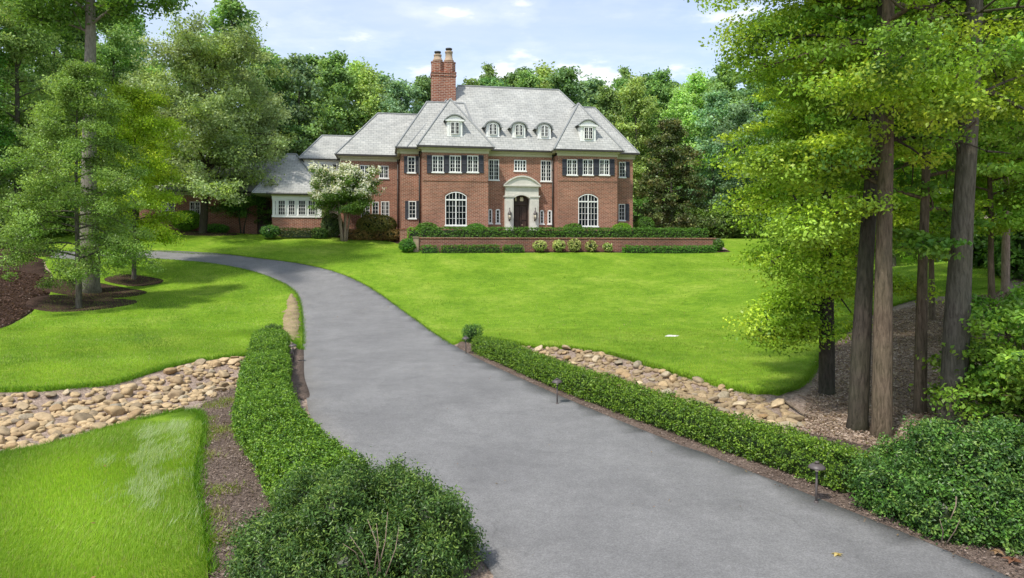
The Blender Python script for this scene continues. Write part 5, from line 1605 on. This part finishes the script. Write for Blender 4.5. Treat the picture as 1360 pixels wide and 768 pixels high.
# the right hand wood: near trunks with layered sprays of leaves
def ntree(name, px, py, label, bark, **kw):
    x, y = gp(px, py)
    return make_tree(name, (x, y, g(x, y)), label, bark, **kw)
ntree('woodland_tree', 1171, 580, 'straight brown trunked tree left of the thick furrowed trunk, behind the right hedge', 'bark_brown', seed=501, H=19, r0=.165, base=.22, R=2.7, prof=broad, nlimb=36, nleaf=56000, L=.08, cr=.7, cvar=.13, cl=lambda C: LOWC(C) & (C[:, 0] < .75), side=(2.6, .4), flat=.36, pal=YEL+LITE, rise=.12, droop=.22, nsub=6, wob=.012, lean=(.015, 0))
ntree('woodland_tree', 1264, 562, 'tree with the thickest furrowed trunk in the right wood, above the big bush', 'bark', seed=502, H=21, r0=.225, base=.27, side=(.5, .6), R=4.6, prof=broad, nlimb=34, nleaf=50000, L=.08, cvar=.14, cr=.66, flat=.36, pal=LITE+YEL, rise=.2, droop=.2, nsub=6, wob=.012, lean=(.055, .01), cl=LOWC)
ntree('woodland_tree', 1138, 572, 'dark leaning trunked tree touching the straight brown trunk', 'bark_dark', seed=503, H=17, r0=.17, base=.3, R=3.8, prof=broad, nlimb=26, nleaf=36000, L=.08, cvar=.14, cr=.68, flat=.36, pal=YEL+GREEN, rise=.2, droop=.2, nsub=5, wob=.02, lean=(.06, .02), cl=lambda C: LOWC(C) & (C[:, 0] < 1.5))
ntree('understory_beech', 1098, 525, 'yellow green layered understory tree spreading over the edge of the lawn', 'bark_dark', seed=504, H=12.5, r0=.17, base=.10, R=2.05, prof=lambda t: .62+.38*math.sin(math.pi*min(1, t*1.2+.1))-.3*t*t, nlimb=54, nleaf=85000, L=.078, cr=.62, flat=.36, cvar=.13, pal=YEL, rise=.12, droop=.28, nsub=6, wob=.02, lean=(-.01, 0), side=(math.pi*1.02, .25))
ntree('woodland_tree', 1222, 549, 'thin straight tree between the brown trunk and the furrowed trunk', 'bark_brown', seed=505, H=15, r0=.12, base=.22, R=2.8, prof=broad, nlimb=28, nleaf=26000, L=.11, cr=.5, flat=.25, pal=LITE+GREEN, rise=.15, droop=.25, nsub=5, wob=.02)
x, y, z = at(1335, 27)
make_tree('woodland_tree', (x, y, z), 'slim pale trunked tree at the far right of the wood', 'bark_pale', seed=506, H=17, r0=.14, base=.2, R=3.4, prof=broad, nlimb=30, nleaf=30000, L=.13, cr=.6, flat=.3, pal=LITE, rise=.2, droop=.2, nsub=5)
for k, (px, d, H_, lb) in enumerate(((1238, 24, 12, 'bright green understory tree behind the thin straight trunk'), (1318, 21, 12, 'bright green understory tree right of the thick furrowed trunk'), (1140, 23, 11, 'yellow green understory tree behind the dark leaning trunk'), (1400, 20, 12, 'bright green understory tree beyond the right edge'))):
    x, y, z = at(px, d)
    make_tree('understory_beech', (x, y, z), lb, 'bark_brown', seed=540+k, H=H_, r0=.10, base=.27, R=3.4, prof=rnd_, nlimb=38, nleaf=48000, L=.115, cr=.6, flat=.3, pal=LITE+YEL if k != 2 else YEL, rise=.2, droop=.22, nsub=5)
x, y, z = at(1180, 30)
make_tree('understory_beech', (x, y, z), 'bright green understory tree behind the straight brown trunk', 'bark_brown', seed=507, H=11, r0=.12, base=.15, R=3.2, prof=rnd_, nlimb=34, nleaf=30000, L=.13, cr=.55, flat=.25, pal=LITE+YEL, rise=.15, droop=.25, nsub=5)
for k, (px, d, top, lb) in enumerate(((1330, 13.5, 470, 'leafy green sapling bush behind the big right bush'), (1385, 12.5, 430, 'leafy green sapling bush at the right edge of the picture'), (1345, 19, 400, 'green understory bush at the right edge, farther back on the slope'))):
    x, y, z = at(px, d); h_ = EYE+(HZ-top)*d/F-z
    make_tree('sapling_bush', (x, y, z), lb, 'bark_brown', cat='bush', stems=4, seed=520+k, H=max(.9, h_), r0=.03, base=.1, R=1.3, prof=lambda t: 1-.4*t, nlimb=26, nleaf=7000, L=.10, cr=.35, flat=.4, pal=GREEN+LITE, rise=.3, nsub=3)
# fallen branches and leaves
def branch(pts, r, label):
    m = MB(); m.tube([(p[0], p[1], g(p[0], p[1])+.05+p[2]) for p in pts], list(np.linspace(r, r*.4, len(pts))), 6)
    p = pts[len(pts)//2]; m.tube([(p[0], p[1], g(p[0], p[1])+.05+p[2]), (p[0]+.35, p[1]+.3, g(p[0]+.35, p[1]+.3)+.12)], [r*.6, r*.25], 5)
    tag(m.build('fallen_branch', M['bark_pale'], None), label, 'branch', 'fallen branches at the wood edge')
a = gp(1040, 535); b = gp(1105, 562); branch([(a[0], a[1], 0), ((a[0]+b[0])/2, (a[1]+b[1])/2+.1, .04), (b[0], b[1], .02)], .03, 'longer pale fallen branch beside the last stones of the right stream bed')
a = gp(1060, 528); b = gp(1092, 548); branch([(a[0], a[1], 0), ((a[0]+b[0])/2+.1, (a[1]+b[1])/2, .05), (b[0], b[1], .02)], .02, 'shorter pale fallen branch near the lawn corner by the woods')
rngl = np.random.default_rng(9)
for px, py, c_, s_, lb, lift in ((1112, 743, (.55, .42, .18), .09, 'dry yellow leaf lying on the asphalt near the right bush', .045), (1345, 752, (.26, .14, .08), .14, 'curled rust brown leaf on the mulch at the lower right corner', .07), (1325, 742, (.30, .18, .11), .11, 'pale rust leaf on the mulch below the right bush', .07)):
    x, y = gp(px, py); n_ = 5
    P = np.array([(x+.3*s_*math.cos(t), y+.3*s_*math.sin(t), g(x, y)+lift) for t in np.linspace(0, 5, n_)])
    A_ = np.array([(math.cos(t), math.sin(t), .2) for t in np.linspace(0, 5, n_)])
    V = leaf_verts(rngl, P, np.tile((0, .1, 1.0), (n_, 1))+rngl.normal(size=(n_, 3))*.2, s_, s_*.45, .2, A_)
    tag(link('dry_leaf', quads_mesh('dry_leaf', V, 4, np.tile(c_, (n_, 1))), M['petal']), lb, 'leaf')
